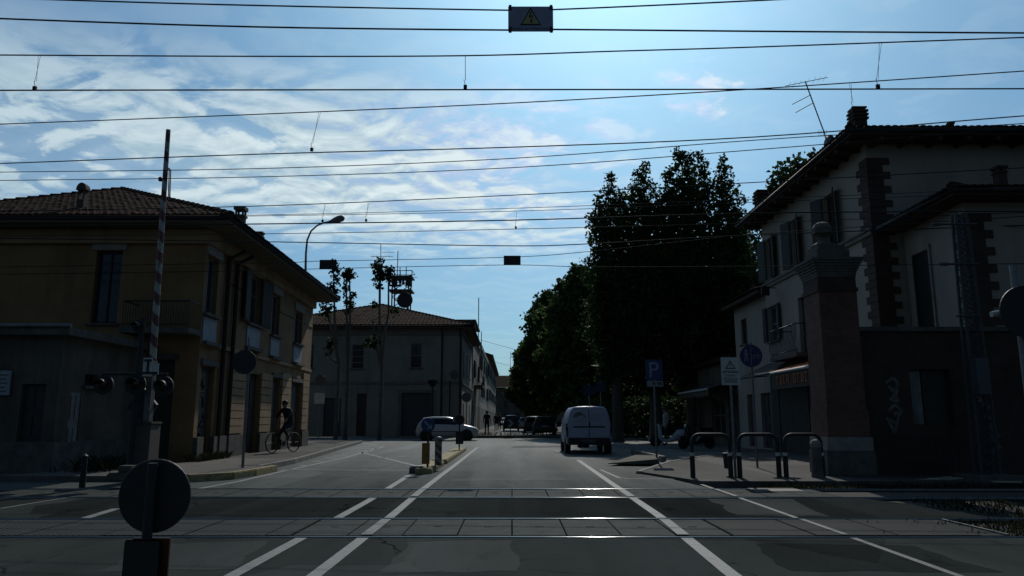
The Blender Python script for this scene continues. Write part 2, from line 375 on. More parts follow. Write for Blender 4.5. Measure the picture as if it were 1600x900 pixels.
# wall with real openings: P0 lower-left corner seen from outside, U along it, n outwards
def wall(mb, P0, U, n, W, H, holes=(), d=.16):
    P0, U, n = V(P0), V(U).normalized(), V(n).normalized(); Z = V((0, 0, 1))
    us = sorted({0, W, *[h[0] for h in holes], *[h[1] for h in holes]}); zs = sorted({0, H, *[h[2] for h in holes], *[h[3] for h in holes]})
    us = [u for u in us if 0 <= u <= W]; zs = [z for z in zs if 0 <= z <= H]
    q = lambda u, z, k=0: P0 + U * u + Z * z - n * k
    def rq(a, b, c, e, want):
        nn = (b - a).cross(c - a); pts = [a, b, c, e]
        mb.poly(pts if nn.dot(want) > 0 else pts[::-1])
    for i in range(len(us) - 1):
        for j in range(len(zs) - 1):
            cu, cz = (us[i] + us[i + 1]) / 2, (zs[j] + zs[j + 1]) / 2
            if any(h[0] < cu < h[1] and h[2] < cz < h[3] for h in holes): continue
            rq(q(us[i], zs[j]), q(us[i + 1], zs[j]), q(us[i + 1], zs[j + 1]), q(us[i], zs[j + 1]), n)
    for u0, u1, z0, z1 in [h[:4] for h in holes]:
        rq(q(u0, z0), q(u1, z0), q(u1, z0, d), q(u0, z0, d), Z); rq(q(u0, z1), q(u1, z1), q(u1, z1, d), q(u0, z1, d), -Z)
        rq(q(u0, z0), q(u0, z1), q(u0, z1, d), q(u0, z0, d), U); rq(q(u1, z0), q(u1, z1), q(u1, z1, d), q(u1, z0, d), -U)
        rq(q(u0, z0, d), q(u1, z0, d), q(u1, z1, d), q(u0, z1, d), n)
def opening(par, kind, P0, U, n, h, d=.16, pane='glass', frame='frame', mull=1, bars=1, sill='stone'):
    """what stands in an opening: window (> pane), door or roller shutter"""
    P0, U, n = V(P0), V(U).normalized(), V(n).normalized(); Z = V((0, 0, 1)); u0, u1, z0, z1 = h[:4]
    q = lambda u, z, k: P0 + U * u + Z * z + n * k
    if kind == 'window':
        t = min(.06, (u1 - u0) * .12); f = MB(); k = -d + .012
        def bar(a, b, c, e): f.obox(q(a, c, k), U * (b - a), n * .05, Z * (e - c))
        bar(u0 + .004, u0 + t, z0 + .004, z1 - .004); bar(u1 - t, u1 - .004, z0 + .004, z1 - .004)
        bar(u0 + t, u1 - t, z0 + .004, z0 + t); bar(u0 + t, u1 - t, z1 - t, z1 - .004)
        for i in range(mull):
            c = u0 + (u1 - u0) * (i + 1) / (mull + 1); f.obox(q(c - t * .4, z0 + t, k + .004), U * t * .8, n * .04, Z * (z1 - z0 - 2 * t))
        for i in range(bars):
            c = z0 + (z1 - z0) * (i + 1) / (bars + 1); f.obox(q(u0 + t, c - t * .3, k + .008), U * (u1 - u0 - 2 * t), n * .03, Z * t * .6)
        w = f.build('window', frame, par)
        MB().obox(q(u0 + t * .5, z0 + t * .5, k + .002), U * (u1 - u0 - t), n * .012, Z * (z1 - z0 - t)).build('pane', pane, w)
        if sill: MB().obox(q(u0 - .08, z0 - .07, .002), U * (u1 - u0 + .16), n * .09, Z * .066).build('sill', sill, w)
        return w
    b = MB().obox(q(u0 + .004, z0 + .004, -d + .01), U * (u1 - u0 - .008), n * .05, Z * (z1 - z0 - .008))
    if kind == 'door':
        for j in range(2):
            for i in range(2):
                uu = u0 + (u1 - u0) * (.1 + .45 * i); zz = z0 + (z1 - z0) * (.08 + .5 * j)
                b.obox(q(uu, zz, -d + .06), U * (u1 - u0) * .34, n * .02, Z * (z1 - z0) * .36)
    return b.build(kind, pane, par)
def shutter_pair(par, P0, U, n, h, mat='shutter', ang=18, width=None):
    P0, U, n = V(P0), V(U).normalized(), V(n).normalized(); Z = V((0, 0, 1)); u0, u1, z0, z1 = h[:4]; w = width or (u1 - u0) / 2
    for sg, u in ((-1, u0), (1, u1)):
        a = R(ang); dirv = U * sg * math.cos(a) + n * math.sin(a); nn = n * math.cos(a) - U * sg * math.sin(a)
        o = P0 + U * (u + sg * .015) + Z * z0 + n * .02
        mb = MB(); mb.obox(o, dirv * w, nn * .035, Z * (z1 - z0))
        mb.obox(o + dirv * .05 + nn * .036 + Z * .05, dirv * (w - .1), nn * .012, Z * (z1 - z0 - .1))
        mb.build('shutter', mat, par)
# rows of half-round roof tiles laid on a convex slope polygon whose first edge is the eave
def tiles(mb, pts, w=.19, row=.34, lift=.03):
    pts = [V(p) for p in pts]; o = pts[0]; S = (pts[1] - o).normalized(); nn = V((0, 0, 0))
    for i in range(len(pts)): nn += pts[i].cross(pts[(i + 1) % len(pts)])
    nn.normalize()
    if nn.z < 0: nn = -nn
    T = nn.cross(S)
    if T.z < 0: T = -T
    P = [((p - o).dot(S), (p - o).dot(T)) for p in pts]
    def span(s):
        ts = []
        for i in range(len(P)):
            (a, b), (c, e) = P[i], P[(i + 1) % len(P)]
            if (a - s) * (c - s) <= 0 and abs(a - c) > 1e-6: ts.append(b + (e - b) * (s - a) / (c - a))
        return (min(ts), max(ts)) if len(ts) > 1 else None
    smin = min(p[0] for p in P); smax = max(p[0] for p in P); k = int((smax - smin) / w)
    mb.poly(pts)
    for i in range(k):
        s = smin + (i + .5) * w; sp = span(s)
        if not sp or sp[1] - sp[0] < .1: continue
        t = sp[0] - .05; hmax = sp[1]; jit = rnd.uniform(-.01, .01)
        while t < hmax:
            t2 = min(t + row + .04, hmax + .03); l0 = lift + rnd.uniform(0, .012); vs = []
            for tt, l, rr in ((t, l0, .52), (t2, l0 - .02, .46)):
                for j in range(6):
                    a = math.pi * j / 5; vs.append(o + S * (s + jit + math.cos(a) * w * rr) + T * tt + nn * (l + math.sin(a) * w * .24))
            mb.add(vs, [(j, j + 1, j + 7, j + 6) for j in range(5)] + [(0, 1, 2, 3, 4, 5)])
            t += row
def ridge(mb, a, b, r=.12, step=.38):
    a, b = V(a), V(b); d = (b - a); k = max(1, int(d.length / step)); d /= k
    for i in range(k):
        p = a + d * i; mb.tube([p + V((0, 0, .02)), p + d * 1.08 + V((0, 0, .0))], [r * 1.1, r * .88], 7, True, False)
# ================================================================== SETTING
# ground far and wide, then each surface a sheet a little above it
g = MB(); g.poly([(-500, -60, -.16), (500, -60, -.16), (500, 900, -.16), (-500, 900, -.16)]); struct(g.build('ground', 'earth', loc=(0, 0, -.16)))
RY = [8.30, 9.80, 12.38, 13.88]       # rail centre lines
XL, XR = -7.9, 5.4
def sheet(name, polys, mat, z):
    mb = MB()
    for p in polys: mb.slab([(q[0], q[1], -.155) for q in p], (0, 0, z + .155))
    return struct(mb.build(name, mat, loc=(0, 0, 0)))
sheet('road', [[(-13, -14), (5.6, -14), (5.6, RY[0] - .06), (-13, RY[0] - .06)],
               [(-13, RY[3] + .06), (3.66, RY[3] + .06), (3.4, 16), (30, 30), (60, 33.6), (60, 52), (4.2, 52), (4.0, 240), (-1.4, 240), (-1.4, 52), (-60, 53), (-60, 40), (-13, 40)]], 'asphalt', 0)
mb = MB(); mb.slab([(-13, RY[1] + .06, -.155), (6.6, RY[1] + .06, -.155), (5.6, RY[2] - .06, -.155), (-13, RY[2] - .06, -.155)], (0, 0, .155))
struct(mb.build('road_strip', 'asphalt_rough', loc=(0, 0, 0)))
# ballast beyond the crossing
mb = MB()
for x0, x1 in ((5.62, 60), (-60, -13.02)):
    mb.box((x0, 6.3, -.155), (x1, 15.2, -.05))
struct(mb.build('track_bed', 'ballast', loc=(0, 0, 0)))
# slabs between the rails
def deck(name, y0, y1, x0, x1, w):
    mb = MB(); x = x0; i = 0
    while x < x1 - .1:
        dz = rnd.uniform(-.004, .004); mb.box((x + .008, y0 + .11, -.15), (x + w - .008, y1 - .11, .002 + dz)); x += w; i += 1
        mb.box((x - w * .55, (y0 + y1) / 2 - .012, .0), (x - w * .38, (y0 + y1) / 2 + .012, .0075 + dz))
    return struct(mb.build(name, 'deck', loc=(0, 0, 0), bevel=.006))
deck('crossing_deck', RY[0], RY[1], -2.4, 2.4, .6)
deck('crossing_deck', RY[2], RY[3], -10.8, 4.9, .6)
m, nt, b = nodes('ribbed rubber slabs'); co = objco(nt); w_ = N(nt, 'ShaderNodeTexWave', bands_direction='DIAGONAL'); w_.inputs['Scale'].default_value = 9; nt.links.new(co, w_.inputs['Vector'])
c = mixc(nt, ramp(nt, w_.outputs['Fac'], .3, .7), (.02, .021, .021), (.045, .047, .046)); c = mixc(nt, ramp(nt, noise(nt, co, 3, 5), .45, .7), c, (.04, .042, .04))
nt.links.new(c, b.inputs['Base Color']); b.inputs['Specular IOR Level'].default_value = .06; b.inputs['Roughness'].default_value = .8; bump(nt, w_.outputs['Fac'], b, .5, .01); M['ribbed'] = m
mb = MB()
for x0, x1 in ((-12.6, -2.42), (2.42, 5.4)):
    x = x0
    while x < x1 - .1: mb.box((x + .008, RY[0] + .11, -.15), (min(x + .9, x1) - .008, RY[1] - .11, .003 + rnd.uniform(-.003, .003))); x += .9
struct(mb.build('ribbed_deck', 'ribbed', loc=(0, 0, 0), bevel=.006))
mb = MB(); mb.obox((5.405, RY[0] + .12, -.02), (.03, 0, 0), (0, RY[1] - RY[0] - .24, 0), (0, 0, .035)); mb.build('deck_edge', 'galv'); struct(bpy.data.objects['deck_edge'])
# rails, each a length of steel with head, web and foot
for i, y in enumerate(RY):
    t = thing('rail', ['polished steel rail nearest the bottom of the picture, in front of the near slabs', 'bright steel rail at the far edge of the near slabs, with the sun glint',
                       'steel rail at the near edge of the farther slabs, just past the rough asphalt', 'steel rail at the far edge of the farther slabs, in front of the traffic island'][i], 'rail', (0, y, -.15), 0, 'rails across the road')
    x0, x1 = -60, 60
    prof = [(-.036, .118), (-.036, .143), (-.03, .153), (-.02, .158), (.0, .16), (.02, .158), (.03, .153), (.036, .143), (.036, .118)]
    h = MB(); vs = [(x, y + a, -.15 + zz) for x in (x0, x1) for a, zz in prof]; k = len(prof)
    h.add(vs, [(j, j + 1, j + 1 + k, j + k) for j in range(k - 1)][::1], True); h.add([vs[0], vs[k - 1], vs[2 * k - 1], vs[k]], [(0, 1, 2, 3)])
    h.build('rail_head', 'steel', t)
    MB().box((x0, y - .009, -.14), (x1, y + .009, -.033)).box((x0, y - .06, -.148), (x1, y + .06, -.1405)).build('rail_web', 'rust', t)
# painted lines
def line(mb, pts, w, z=.004):
    """pts = ground points, ribbon of width w"""
    pts = [V((p[0], p[1], z)) for p in pts]; L, Rr = [], []
    for i, p in enumerate(pts):
        d = (pts[min(i + 1, len(pts) - 1)] - pts[max(i - 1, 0)]); n = V((-d.y, d.x, 0)).normalized() * w / 2; L.append(p + n); Rr.append(p - n)
    k = len(pts); mb.add(L + Rr, [(i, i + k, i + 1 + k, i + 1) for i in range(k - 1)])
def seg(mb, pts, w, deck=None):
    """a straight line broken where rails and grooves cross it; slabs get their own thin sheet"""
    pts = [V((p[0], p[1], 0)) for p in pts]
    def X(y):
        for a, c in zip(pts, pts[1:]):
            if a.y <= y <= c.y: return a.x + (c.x - a.x) * (y - a.y) / (c.y - a.y)
    y0, y1 = pts[0].y, pts[-1].y
    for a, c, z in ((-20, RY[0] - .07, .004), (RY[0] + .12, RY[1] - .12, .012), (RY[1] + .07, RY[2] - .07, .004), (RY[2] + .12, RY[3] - .12, .012), (RY[3] + .07, 300, .004)):
        a, c = max(a, y0), min(c, y1)
        if c - a < .05: continue
        ys = [a + (c - a) * i / 6 for i in range(7)]; line(mb if z < .01 or deck is None else deck, [(X(y), y) for y in ys], w, z)
mb = MB(); dk = MB()
seg(mb, [(-1.62, 3), (-1.58, 10), (-1.62, 15), (-1.58, 20), (-1.55, 34)], .125, dk)
seg(mb, [(-2.3, 3), (-2.24, 9), (-2.23, 12), (-2.33, 17.2)], .125, MB())
seg(mb, [(1.72, 3), (1.80, 6.5), (1.93, 10), (1.96, 14), (2.05, 23.5)], .13, dk)
struct(dk.build('deck_marking', 'paint_deck', loc=(0, 0, 0)))
p = [gnd(310, 764), gnd(375, 752), gnd(440, 737), gnd(540, 715), gnd(600, 698)]; line(mb, p, .13)
line(mb, [gnd(133, 810), gnd(182, 795)], .13)
line(mb, [gnd(600, 698), gnd(560, 692), gnd(548, 690)], .13)
struct(mb.build('lane_marking', 'paint', loc=(0, 0, 0)))
mb = MB(); seg(mb, [(3.6, 5.2), (3.64, 8), (3.67, 12), (3.68, 14.8)], .07)
line(mb, [gnd(985, 748), gnd(1070, 749), gnd(1110, 754)], .08); line(mb, [gnd(938, 734), gnd(968, 747), gnd(985, 748.3)], .07)
line(mb, [gnd(0, 795), gnd(120, 775), gnd(180, 762)], .08)
struct(mb.build('edge_marking', 'paint_thin', loc=(0, 0, 0)))
# hatched area beside the left kerb and the lines on the junction
mb = MB()
for y in (735, 727.5, 721, 716, 711.5, 708, 704.5, 701.5):
    a = 435 + (735 - y) * 3.45; e = 440 + (737 - y) * 4.25
    p0, p1 = gnd(a + 5, y), gnd(e - 2, y); line(mb, [p0, p1], .42 + (735 - y) * .006)
for a, c in (((560, 706), (650, 728)), ((590, 716), (655, 712)), ((640, 735), (440, 734))): line(mb, [gnd(*a), gnd(*c)], .16)
struct(mb.build('hatch_marking', 'paint_thin', loc=(0, 0, 0)))
# repairs in the surfacing, iron covers, a drain
def blob(poly_px, z, seed, jag=.05, n=5):
    r = random.Random(seed); P = [gnd(*p) for p in poly_px]; out = []
    for i, a in enumerate(P):
        c = P[(i + 1) % len(P)]
        for k in range(n): q = a.lerp(c, k / n); out.append(V((q.x + r.uniform(-jag, jag), q.y + r.uniform(-jag, jag), z)))
    return MB().poly(out)
struct(blob([(846, 780), (1010, 780), (1024, 806), (838, 806)], .0022, 1, .06).build('road_patch', 'patch_dark', loc=(0, 0, 0)))
struct(blob([(330, 782), (470, 782), (400, 806), (240, 806)], .0022, 2, .08).build('road_patch', 'patch_dark', loc=(0, 0, 0)))
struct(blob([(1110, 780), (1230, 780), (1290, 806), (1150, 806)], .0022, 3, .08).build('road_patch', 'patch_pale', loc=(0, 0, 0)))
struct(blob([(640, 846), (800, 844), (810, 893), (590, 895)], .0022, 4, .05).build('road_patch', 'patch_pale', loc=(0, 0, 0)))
struct(blob([(1180, 850), (1420, 852), (1560, 893), (1230, 893)], .0022, 5, .05).build('road_patch', 'patch_dark', loc=(0, 0, 0)))
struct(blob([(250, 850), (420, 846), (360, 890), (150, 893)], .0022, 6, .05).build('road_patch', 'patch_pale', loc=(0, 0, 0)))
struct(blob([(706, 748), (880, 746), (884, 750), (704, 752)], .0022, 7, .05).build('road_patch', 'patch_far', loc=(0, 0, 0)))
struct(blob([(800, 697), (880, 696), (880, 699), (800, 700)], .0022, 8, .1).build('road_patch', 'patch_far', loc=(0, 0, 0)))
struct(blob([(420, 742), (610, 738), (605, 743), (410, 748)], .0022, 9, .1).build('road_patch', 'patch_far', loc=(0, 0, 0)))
for i, (px, py, lab) in enumerate(((1212, 765, 'dark square iron cover set in the paving at the edge of the crossing'), (880, 705, 'small dark iron cover in the lane just left of the van'))):
    p = gnd(px, py, .004 if i else .004); w_c = .42 if i == 0 else .3; mb = MB(); mb.box((p.x - w_c, p.y - .28, -.02), (p.x + w_c, p.y + .28, .0065)); tag(mb.build('manhole_cover', 'black', loc=(p.x, p.y, 0), bevel=.003), lab, 'manhole cover')
# pavements with kerbs
def pavement(name, pts, z, kerb_edges, mat='paving', kmat='kerb'):
    mb = MB(); mb.slab([(p[0], p[1], -.15) for p in pts], (0, 0, z + .15)); o = struct(mb.build(name, mat, loc=(0, 0, 0)))
    kb = MB()
    for i in kerb_edges:
        a, c = V((*pts[i][:2], 0)), V((*pts[(i + 1) % len(pts)][:2], 0)); d = (c - a); n = V((d.y, -d.x, 0)).normalized(); L = d.length; k = max(1, int(L / .9)); d /= k
        for j in range(k):
            kb.obox(a + d * j + d * .006 - V((0, 0, .12)) + n * .002, d * .988, n * .13, V((0, 0, z + .135)))
    if kb.f: struct(kb.build(name + '_kerb', kmat, loc=(0, 0, 0), bevel=.012))
    return o
LP = [(-40, 15.4), (-6.55, 15.4), (-5.9, 16.1), (-5.78, 18.4), (-6.3, 18.6), (-6.3, 21.5), (-8.1, 40.2), (-12, 41), (-40, 41)]
pavement('left_pavement', LP, .12, [4, 5, 6])
kb = MB(); pts = [(-6.5, 15.3), (-5.85, 16.0), (-5.72, 17.0), (-5.7, 18.5)]
for a, c in zip(pts, pts[1:]): a = V((*a, -.1)); c = V((*c, -.1)); d = c - a; n = V((d.y, -d.x, 0)).normalized(); kb.obox(a, d * .985, -n * .16, (0, 0, .25))
struct(kb.build('yellow_kerb', 'kerb_yellow', loc=(0, 0, 0), bevel=.02))
mb = MB(); mb.box((-6.75, 18.66, .122), (-6.36, 20.5, .128)); struct(mb.build('soil_pit', 'earth', loc=(0, 0, 0)))
RP = [(3.72, 14.9), (14, 14.9), (14, 19), (60, 30), (60, 32.2), (20, 30.0), (4.1, 24.5), (3.2, 21.3), (3.0, 18.5)]
RP = [(3.75, 15.0), (40, 15.0), (60, 29), (60, 31), (9.5, 30.5), (4.6, 21.8), (3.0, 17.6)]
pavement('right_pavement', RP, .05, [3, 4, 5])
# raised wedge kerb at the corner of the right pavement
mb = MB(); a, b_, c = gnd(950, 728), gnd(993, 720), gnd(1032, 723); e = gnd(1030, 728.5)
mb.add([(a.x, a.y, .05), (e.x, e.y, .052), (c.x, c.y + .2, .053), (b_.x, b_.y, .05), (a.x, a.y, .07), (e.x - .02, e.y, .19), (c.x, c.y + .2, .2), (b_.x, b_.y, .18)],
       [(0, 1, 5, 4), (1, 2, 6, 5), (2, 3, 7, 6), (3, 0, 4, 7), (4, 5, 6, 7)])
struct(mb.build('corner_kerb', 'st_dark', loc=(0, 0, 0), bevel=.01))  # whole wedge darkened; the shade on its front is put into the colour
kb = MB(); p0, p1 = gnd(986, 710), gnd(1034, 722)
d = V((p1.x - p0.x, p1.y - p0.y, 0)); n = V((d.y, -d.x, 0)).normalized(); kb.obox(V((p0.x, p0.y, .0)), d, -n * .14, (0, 0, .17)); struct(kb.build('corner_kerb', 'kerb', loc=(0, 0, 0), bevel=.01))
# traffic islands: two lengths of yellowish kerbed concrete, and the rounded nose
def island(x0, x1, y0, y1, z=.13):
    mb = MB(); k = 8; pts = []
    for i in range(k + 1): a = math.pi + math.pi * i / k; pts.append((( x0 + x1) / 2 + math.cos(a) * (x1 - x0) / 2, y0 + .22 + math.sin(a) * .22))
    pts += [(x1, y1), (x0, y1)]; mb.slab([(p[0], p[1], -.1) for p in pts], (0, 0, z + .1)); return mb
mb = island(-2.27, -1.86, 17.5, 20.9); mb.v = mb.v; struct(mb.build('traffic_island', 'kerb_yellow', loc=(0, 0, 0), bevel=.025))
mb = island(-2.30, -1.84, 21.3, 30.5); struct(mb.build('traffic_island', 'kerb_yellow', loc=(0, 0, 0), bevel=.025))
mb = island(-2.2, -1.72, 2.6, 5.3); struct(mb.build('traffic_island', 'kerb_yellow', loc=(0, 0, 0), bevel=.025))
# low planted kerb across the street mouth
mb = MB(); mb.slab([(-2.9, 50.3, -.1), (3.6, 50.3, -.1), (9, 51, -.1), (9, 52.6, -.1), (3.4, 52, -.1), (-2.9, 51.9, -.1)], (0, 0, .28)); struct(mb.build('planted_kerb', 'stone', loc=(0, 0, 0), bevel=.03))
pavement('far_pavement', [(-3.55, 52.6), (-1.45, 52.6), (-1.45, 238), (-3.55, 238)], .1, [1])
def blades(region, n, h, mat, name):
    mb = MB()
    for i in range(n):
        p = region(); a = rnd.uniform(0, 6.3); hh = h * rnd.uniform(.4, 1.2); d = V((math.cos(a), math.sin(a), 0)); t = V((-d.y, d.x, 0)) * .008 * (1 + hh * 2)
        mb.add([p - t, p + t, p + d * hh * .4 + V((0, 0, hh * .7)) + t * .6, p + d * hh * .75 + V((0, 0, hh))], [(0, 1, 2), (0, 2, 3)])
    return stuff(mb.build(name, mat, loc=(0, 0, 0)))
blades(lambda: V((rnd.uniform(-2.8, 8.8), rnd.uniform(50.5, 51.7), .18)), 900, .22, 'grass', 'verge_grass')
def rg():
    k = rnd.random()
    if k < .35: return V((rnd.gauss(6.6, .7), rnd.uniform(8.4, 9.7), -.05))
    if k < .6: return V((6.3 + abs(rnd.gauss(0, 1.6)), rnd.uniform(9.9, 12.2), -.05))
    return V((4.9 + abs(rnd.gauss(0, 4)), rnd.uniform(14.1, 15.0), -.05))
blades(rg, 5200, .085, 'grass', 'track_grass')
blades(lambda: V((rnd.uniform(-8.7, -8.35), rnd.uniform(20.2, 22.6), .12)), 350, .22, 'grass', 'wall_grass')
blades(lambda: V((rnd.gauss(-9.3, .25), rnd.uniform(16.3, 18.2), .12)), 260, .3, 'grass', 'weeds')
# ================================================================== BUILDINGS
Z = V((0, 0, 1))
def hole(P0, U, n, l, t, r, b):
    """an opening measured on the facade plane"""
    P0, U, n = V(P0), V(U).normalized(), V(n); ym = (t + b) / 2; xm = (l + r) / 2
    u0 = (onpl(l, ym, P0, n) - P0).dot(U); u1 = (onpl(r, ym, P0, n) - P0).dot(U)
    return (min(u0, u1), max(u0, u1), onpl(xm, b, P0, n).z - P0.z, onpl(xm, t, P0, n).z - P0.z)
def eaves(par, pts, z0, z1, mat, name='eaves'):
    """flat overhanging eave slab"""
    mb = MB(); mb.slab([(p[0], p[1], z0) for p in pts], (0, 0, z1 - z0)); return mb.build(name, mat, par)
def gutter(par, pts, r=.07, mat='metal_dark'): return MB().tube(pts, r, 7).build('gutter', mat, par)
def chimney(par, c, w, h, style, mat='st_dark'):
    mb = MB(); x, y, z = c
    if style == 'arch':
        mb.box((x - w / 2, y - w / 2, z), (x + w / 2, y + w / 2, z + h * .55))
        mb.box((x - w / 2, y - w / 2, z + h * .55), (x - w * .28, y + w / 2, z + h * .82)); mb.box((x + w * .28, y - w / 2, z + h * .55), (x + w / 2, y + w / 2, z + h * .82))
        pr = [(x - w * .8, z + h * .82)] + [(x + math.cos(a) * w * .75, z + h * .82 + math.sin(a) * h * .2) for a in [math.pi * (1 - i / 8) for i in range(9)]] + [(x + w * .8, z + h * .82)]
        mb.slab([(p[0], y - w * .6, p[1]) for p in pr], (0, w * 1.2, 0))
    elif style == 'stack':
        mb.box((x - w / 2, y - w / 2, z), (x + w / 2, y + w / 2, z + h * .55))
        for i in range(3): a = .62 - .0 * i; mb.box((x - w * a, y - w * a, z + h * (.55 + .13 * i)), (x + w * a, y + w * a, z + h * (.62 + .13 * i))); mb.box((x - w * .45, y - w * .45, z + h * (.62 + .13 * i)), (x + w * .45, y + w * .45, z + h * (.68 + .13 * i)))
        mb.box((x - w * .55, y - w * .55, z + h * .945), (x + w * .55, y + w * .55, z + h))
    else:
        mb.box((x - w / 2, y - w / 2, z), (x + w / 2, y + w / 2, z + h * .7)); mb.box((x - w * .62, y - w * .62, z + h * .7), (x + w * .62, y + w * .62, z + h * .76))
        for i in (-1, 1):
            for j in (-1, 1): mb.box((x + i * w * .4 - w * .1, y + j * w * .4 - w * .1, z + h * .76), (x + i * w * .4 + w * .1, y + j * w * .4 + w * .1, z + h * .9))
        mb.box((x - w * .65, y - w * .65, z + h * .9), (x + w * .65, y + w * .65, z + h))
    return mb.build('chimney', mat, par)

# ---------------- ochre corner house on the left
A, B = V((-8.72, 20.6, 0)), V((-9.02, 33.2, 0)); UF = (B - A).normalized(); nF = V((UF.y, -UF.x, 0)); LF = (B - A).length; HE = 6.6
H1 = thing('corner_house', 'ochre two storey house with roller shuttered shops and a hipped tile roof, on the left', 'house', (-13, 26, 0))
hf = lambda *a: hole(A, UF, nF, *a)
wins = [hf(322, 401, 340, 493), hf(389, 430, 407, 508), hf(425, 460, 437, 525), hf(460, 487, 472, 538)]
sh1, d1, d2, d3 = hf(296, 570, 331, 716), hf(383, 583, 403, 701), hf(422, 590, 435, 701), hf(453, 597, 468, 697)
sh1 = (max(.25, sh1[0]), sh1[1], .14, sh1[3]); d1 = (d1[0], d1[1], .14, d1[3]); d2 = (d2[0], d2[1], .14, d2[3]); d3 = (d3[0], d3[1], .14, d3[3])
FX0 = -24; PF = V((FX0, 20.6, 0)); uF = V((1, 0, 0)); nFF = V((0, -1, 0))
hh = lambda *a: hole(PF, uF, nFF, *a)
fw = [hh(146, 392, 187, 505)]; fs = hh(205, 562, 268, 715); fs = (fs[0], fs[1], .14, fs[3])
wl = MB(); wall(wl, A, UF, nF, LF, HE, wins + [sh1, d1, d2, d3], .2); wall(wl, PF, uF, nFF, A.x - FX0, HE, fw + [fs], .2)
wl.poly([B, V((FX0, 33.2, 0)), V((FX0, 33.2, HE)), B + Z * HE]); wl.poly([V((FX0, 33.2, 0)), PF, PF + Z * HE, V((FX0, 33.2, HE))])
wl.build('wall', 'st_yellow', H1)
for i, h in enumerate(wins):
    opening(H1, 'window', A, UF, nF, h, .2, frame='frame', mull=1, bars=0, sill=None)
    ap = MB(); q = A + UF * (h[0] - .06) + Z * (h[2] - .78) + nF * .004
    ap.obox(q, UF * (h[1] - h[0] + .12), nF * .03, Z * .68); ap.build('apron_panel', 'panel_blue', H1)
    MB().obox(A + UF * (h[0] - .15) + Z * (h[2] - .07) + nF * .004, UF * (h[1] - h[0] + .3), nF * .14, Z * .07).build('sill', 'stone', H1); MB().obox(A + UF * (h[0] - .12) + Z * (h[2] - .9) + nF * .004, UF * (h[1] - h[0] + .24), nF * .18, Z * .1).build('bracket_slab', 'stone', H1)
    MB().obox(A + UF * (h[0] - .14) + Z * (h[3] + .02) + nF * .004, UF * (h[1] - h[0] + .28), nF * .06, Z * .3).build('lintel', 'stone_pale', H1)
shutter_pair(H1, A, UF, nF, wins[1], 'shutter_dark', 8, .8)
def shop(h, P0, U, n, pane):
    o = opening(H1, 'roller_shutter', P0, U, n, h, .2, pane=pane)
    MB().obox(V(P0) + U * (h[0] - .1) + Z * (h[3] + .003) + n * .003, U * (h[1] - h[0] + .2), n * .07, Z * .16).build('lintel', 'stone', H1)
    return o
r1 = shop(sh1, A, UF, nF, 'roller'); shop(d2, A, UF, nF, 'roller'); shop(d3, A, UF, nF, 'roller'); shop(fs, PF, uF, nFF, 'roller')
opening(H1, 'door', A, UF, nF, d1, .2, pane='door')
gr = MB(); rs = random.Random(3)            # paint scrawl down the first roller shutter
for k in range(4):
    u = sh1[0] + (sh1[1] - sh1[0]) * .5; z = sh1[3] - .45 - k * .55; pts = [A + UF * (u + rs.uniform(-.35, .35)) + Z * (z + rs.uniform(-.22, .22)) - nF * .13 for _ in range(5)]; gr.tube(pts, .028, 4, False)
gr.build('graffiti', 'metal_dark', r1)
for i, h in enumerate(fw): opening(H1, 'window', PF, uF, nFF, h, .2, pane='glass', frame='shutter_dark', mull=1, bars=0)
MB().obox(PF + uF * (fw[0][0] - .12) + Z * (fw[0][3] + .02) - V((0, .05, 0)), uF * (fw[0][1] - fw[0][0] + .24), V((0, .048, 0)), Z * .26).build('lintel', 'stone_pale', H1)
# rusticated piers, plinth stones and string band
for l, r in ((357, 379), (404, 421), (437, 451), (470, 479)):
    h = hf(l, 583, r, 680); k = 8; pier = MB()
    for i in range(k):
        z0 = .8 + (h[3] - .8) * i / k; pier.obox(A + UF * h[0] + Z * (z0 + .012) + nF * .003, UF * (h[1] - h[0]), nF * .07, Z * ((h[3] - .8) / k - .024))
    pier.build('rusticated_pier', 'st_yellow_pale', H1)
for l, r in ((332, 356), (357, 379), (404, 421), (437, 451), (470, 479), (285.5, 294)):
    h = hf(l, 583, r, 680); MB().obox(A + UF * max(.0, h[0] - .04) + Z * .1 + nF * .003, UF * (h[1] - h[0] + .08), nF * .13, Z * .66).build('plinth', 'stone', H1)
MB().obox(A + UF * .0 + Z * 3.32 + nF * .003, UF * LF, nF * .05, Z * .12).build('string_course', 'st_yellow_pale', H1)
for px in (349, 363):
    u = hf(px - 1, 400, px + 1, 600)[0]; p = A + UF * u + nF * .09
    MB().tube([p + Z * .15, p + Z * 6.1, p + Z * 6.35 + nF * .5], .07, 8).build('downpipe', 'metal_dark', H1)
# eaves: soffit slab, cornice under it, gutter, tiled hips
EX, EY = -7.8, 19.75; Y2 = 34.0
cor = MB(); cor.obox(A + Z * 6.18 + nF * .004, UF * LF, nF * .14, Z * .4); cor.obox(PF + Z * 6.18 - V((0, .144, 0)), uF * (A.x - FX0 + .14), V((0, .14, 0)), Z * .4); cor.build('cornice', 'st_yellow_pale', H1)
eaves(H1, [(FX0 - .8, EY), (EX, EY), (EX - .3, Y2), (FX0 - .8, Y2)], HE, HE + .14, 'soffit_pale')
gutter(H1, [(FX0 - .8, EY - .03, HE + .13), (EX + .03, EY - .03, HE + .13), (EX - .26, Y2 + .05, HE + .13)])
rz = HE + .17; a1, a2, a3 = V((FX0, EY - .05, rz)), V((EX + .05, EY - .05, rz)), V((EX - .25, Y2 + .05, rz))
pk = at(190, 297, 26.3)
def plane(*p): n_ = (p[1] - p[0]).cross(p[2] - p[0]).normalized(); return p[0], (n_ if n_.z > 0 else -n_)
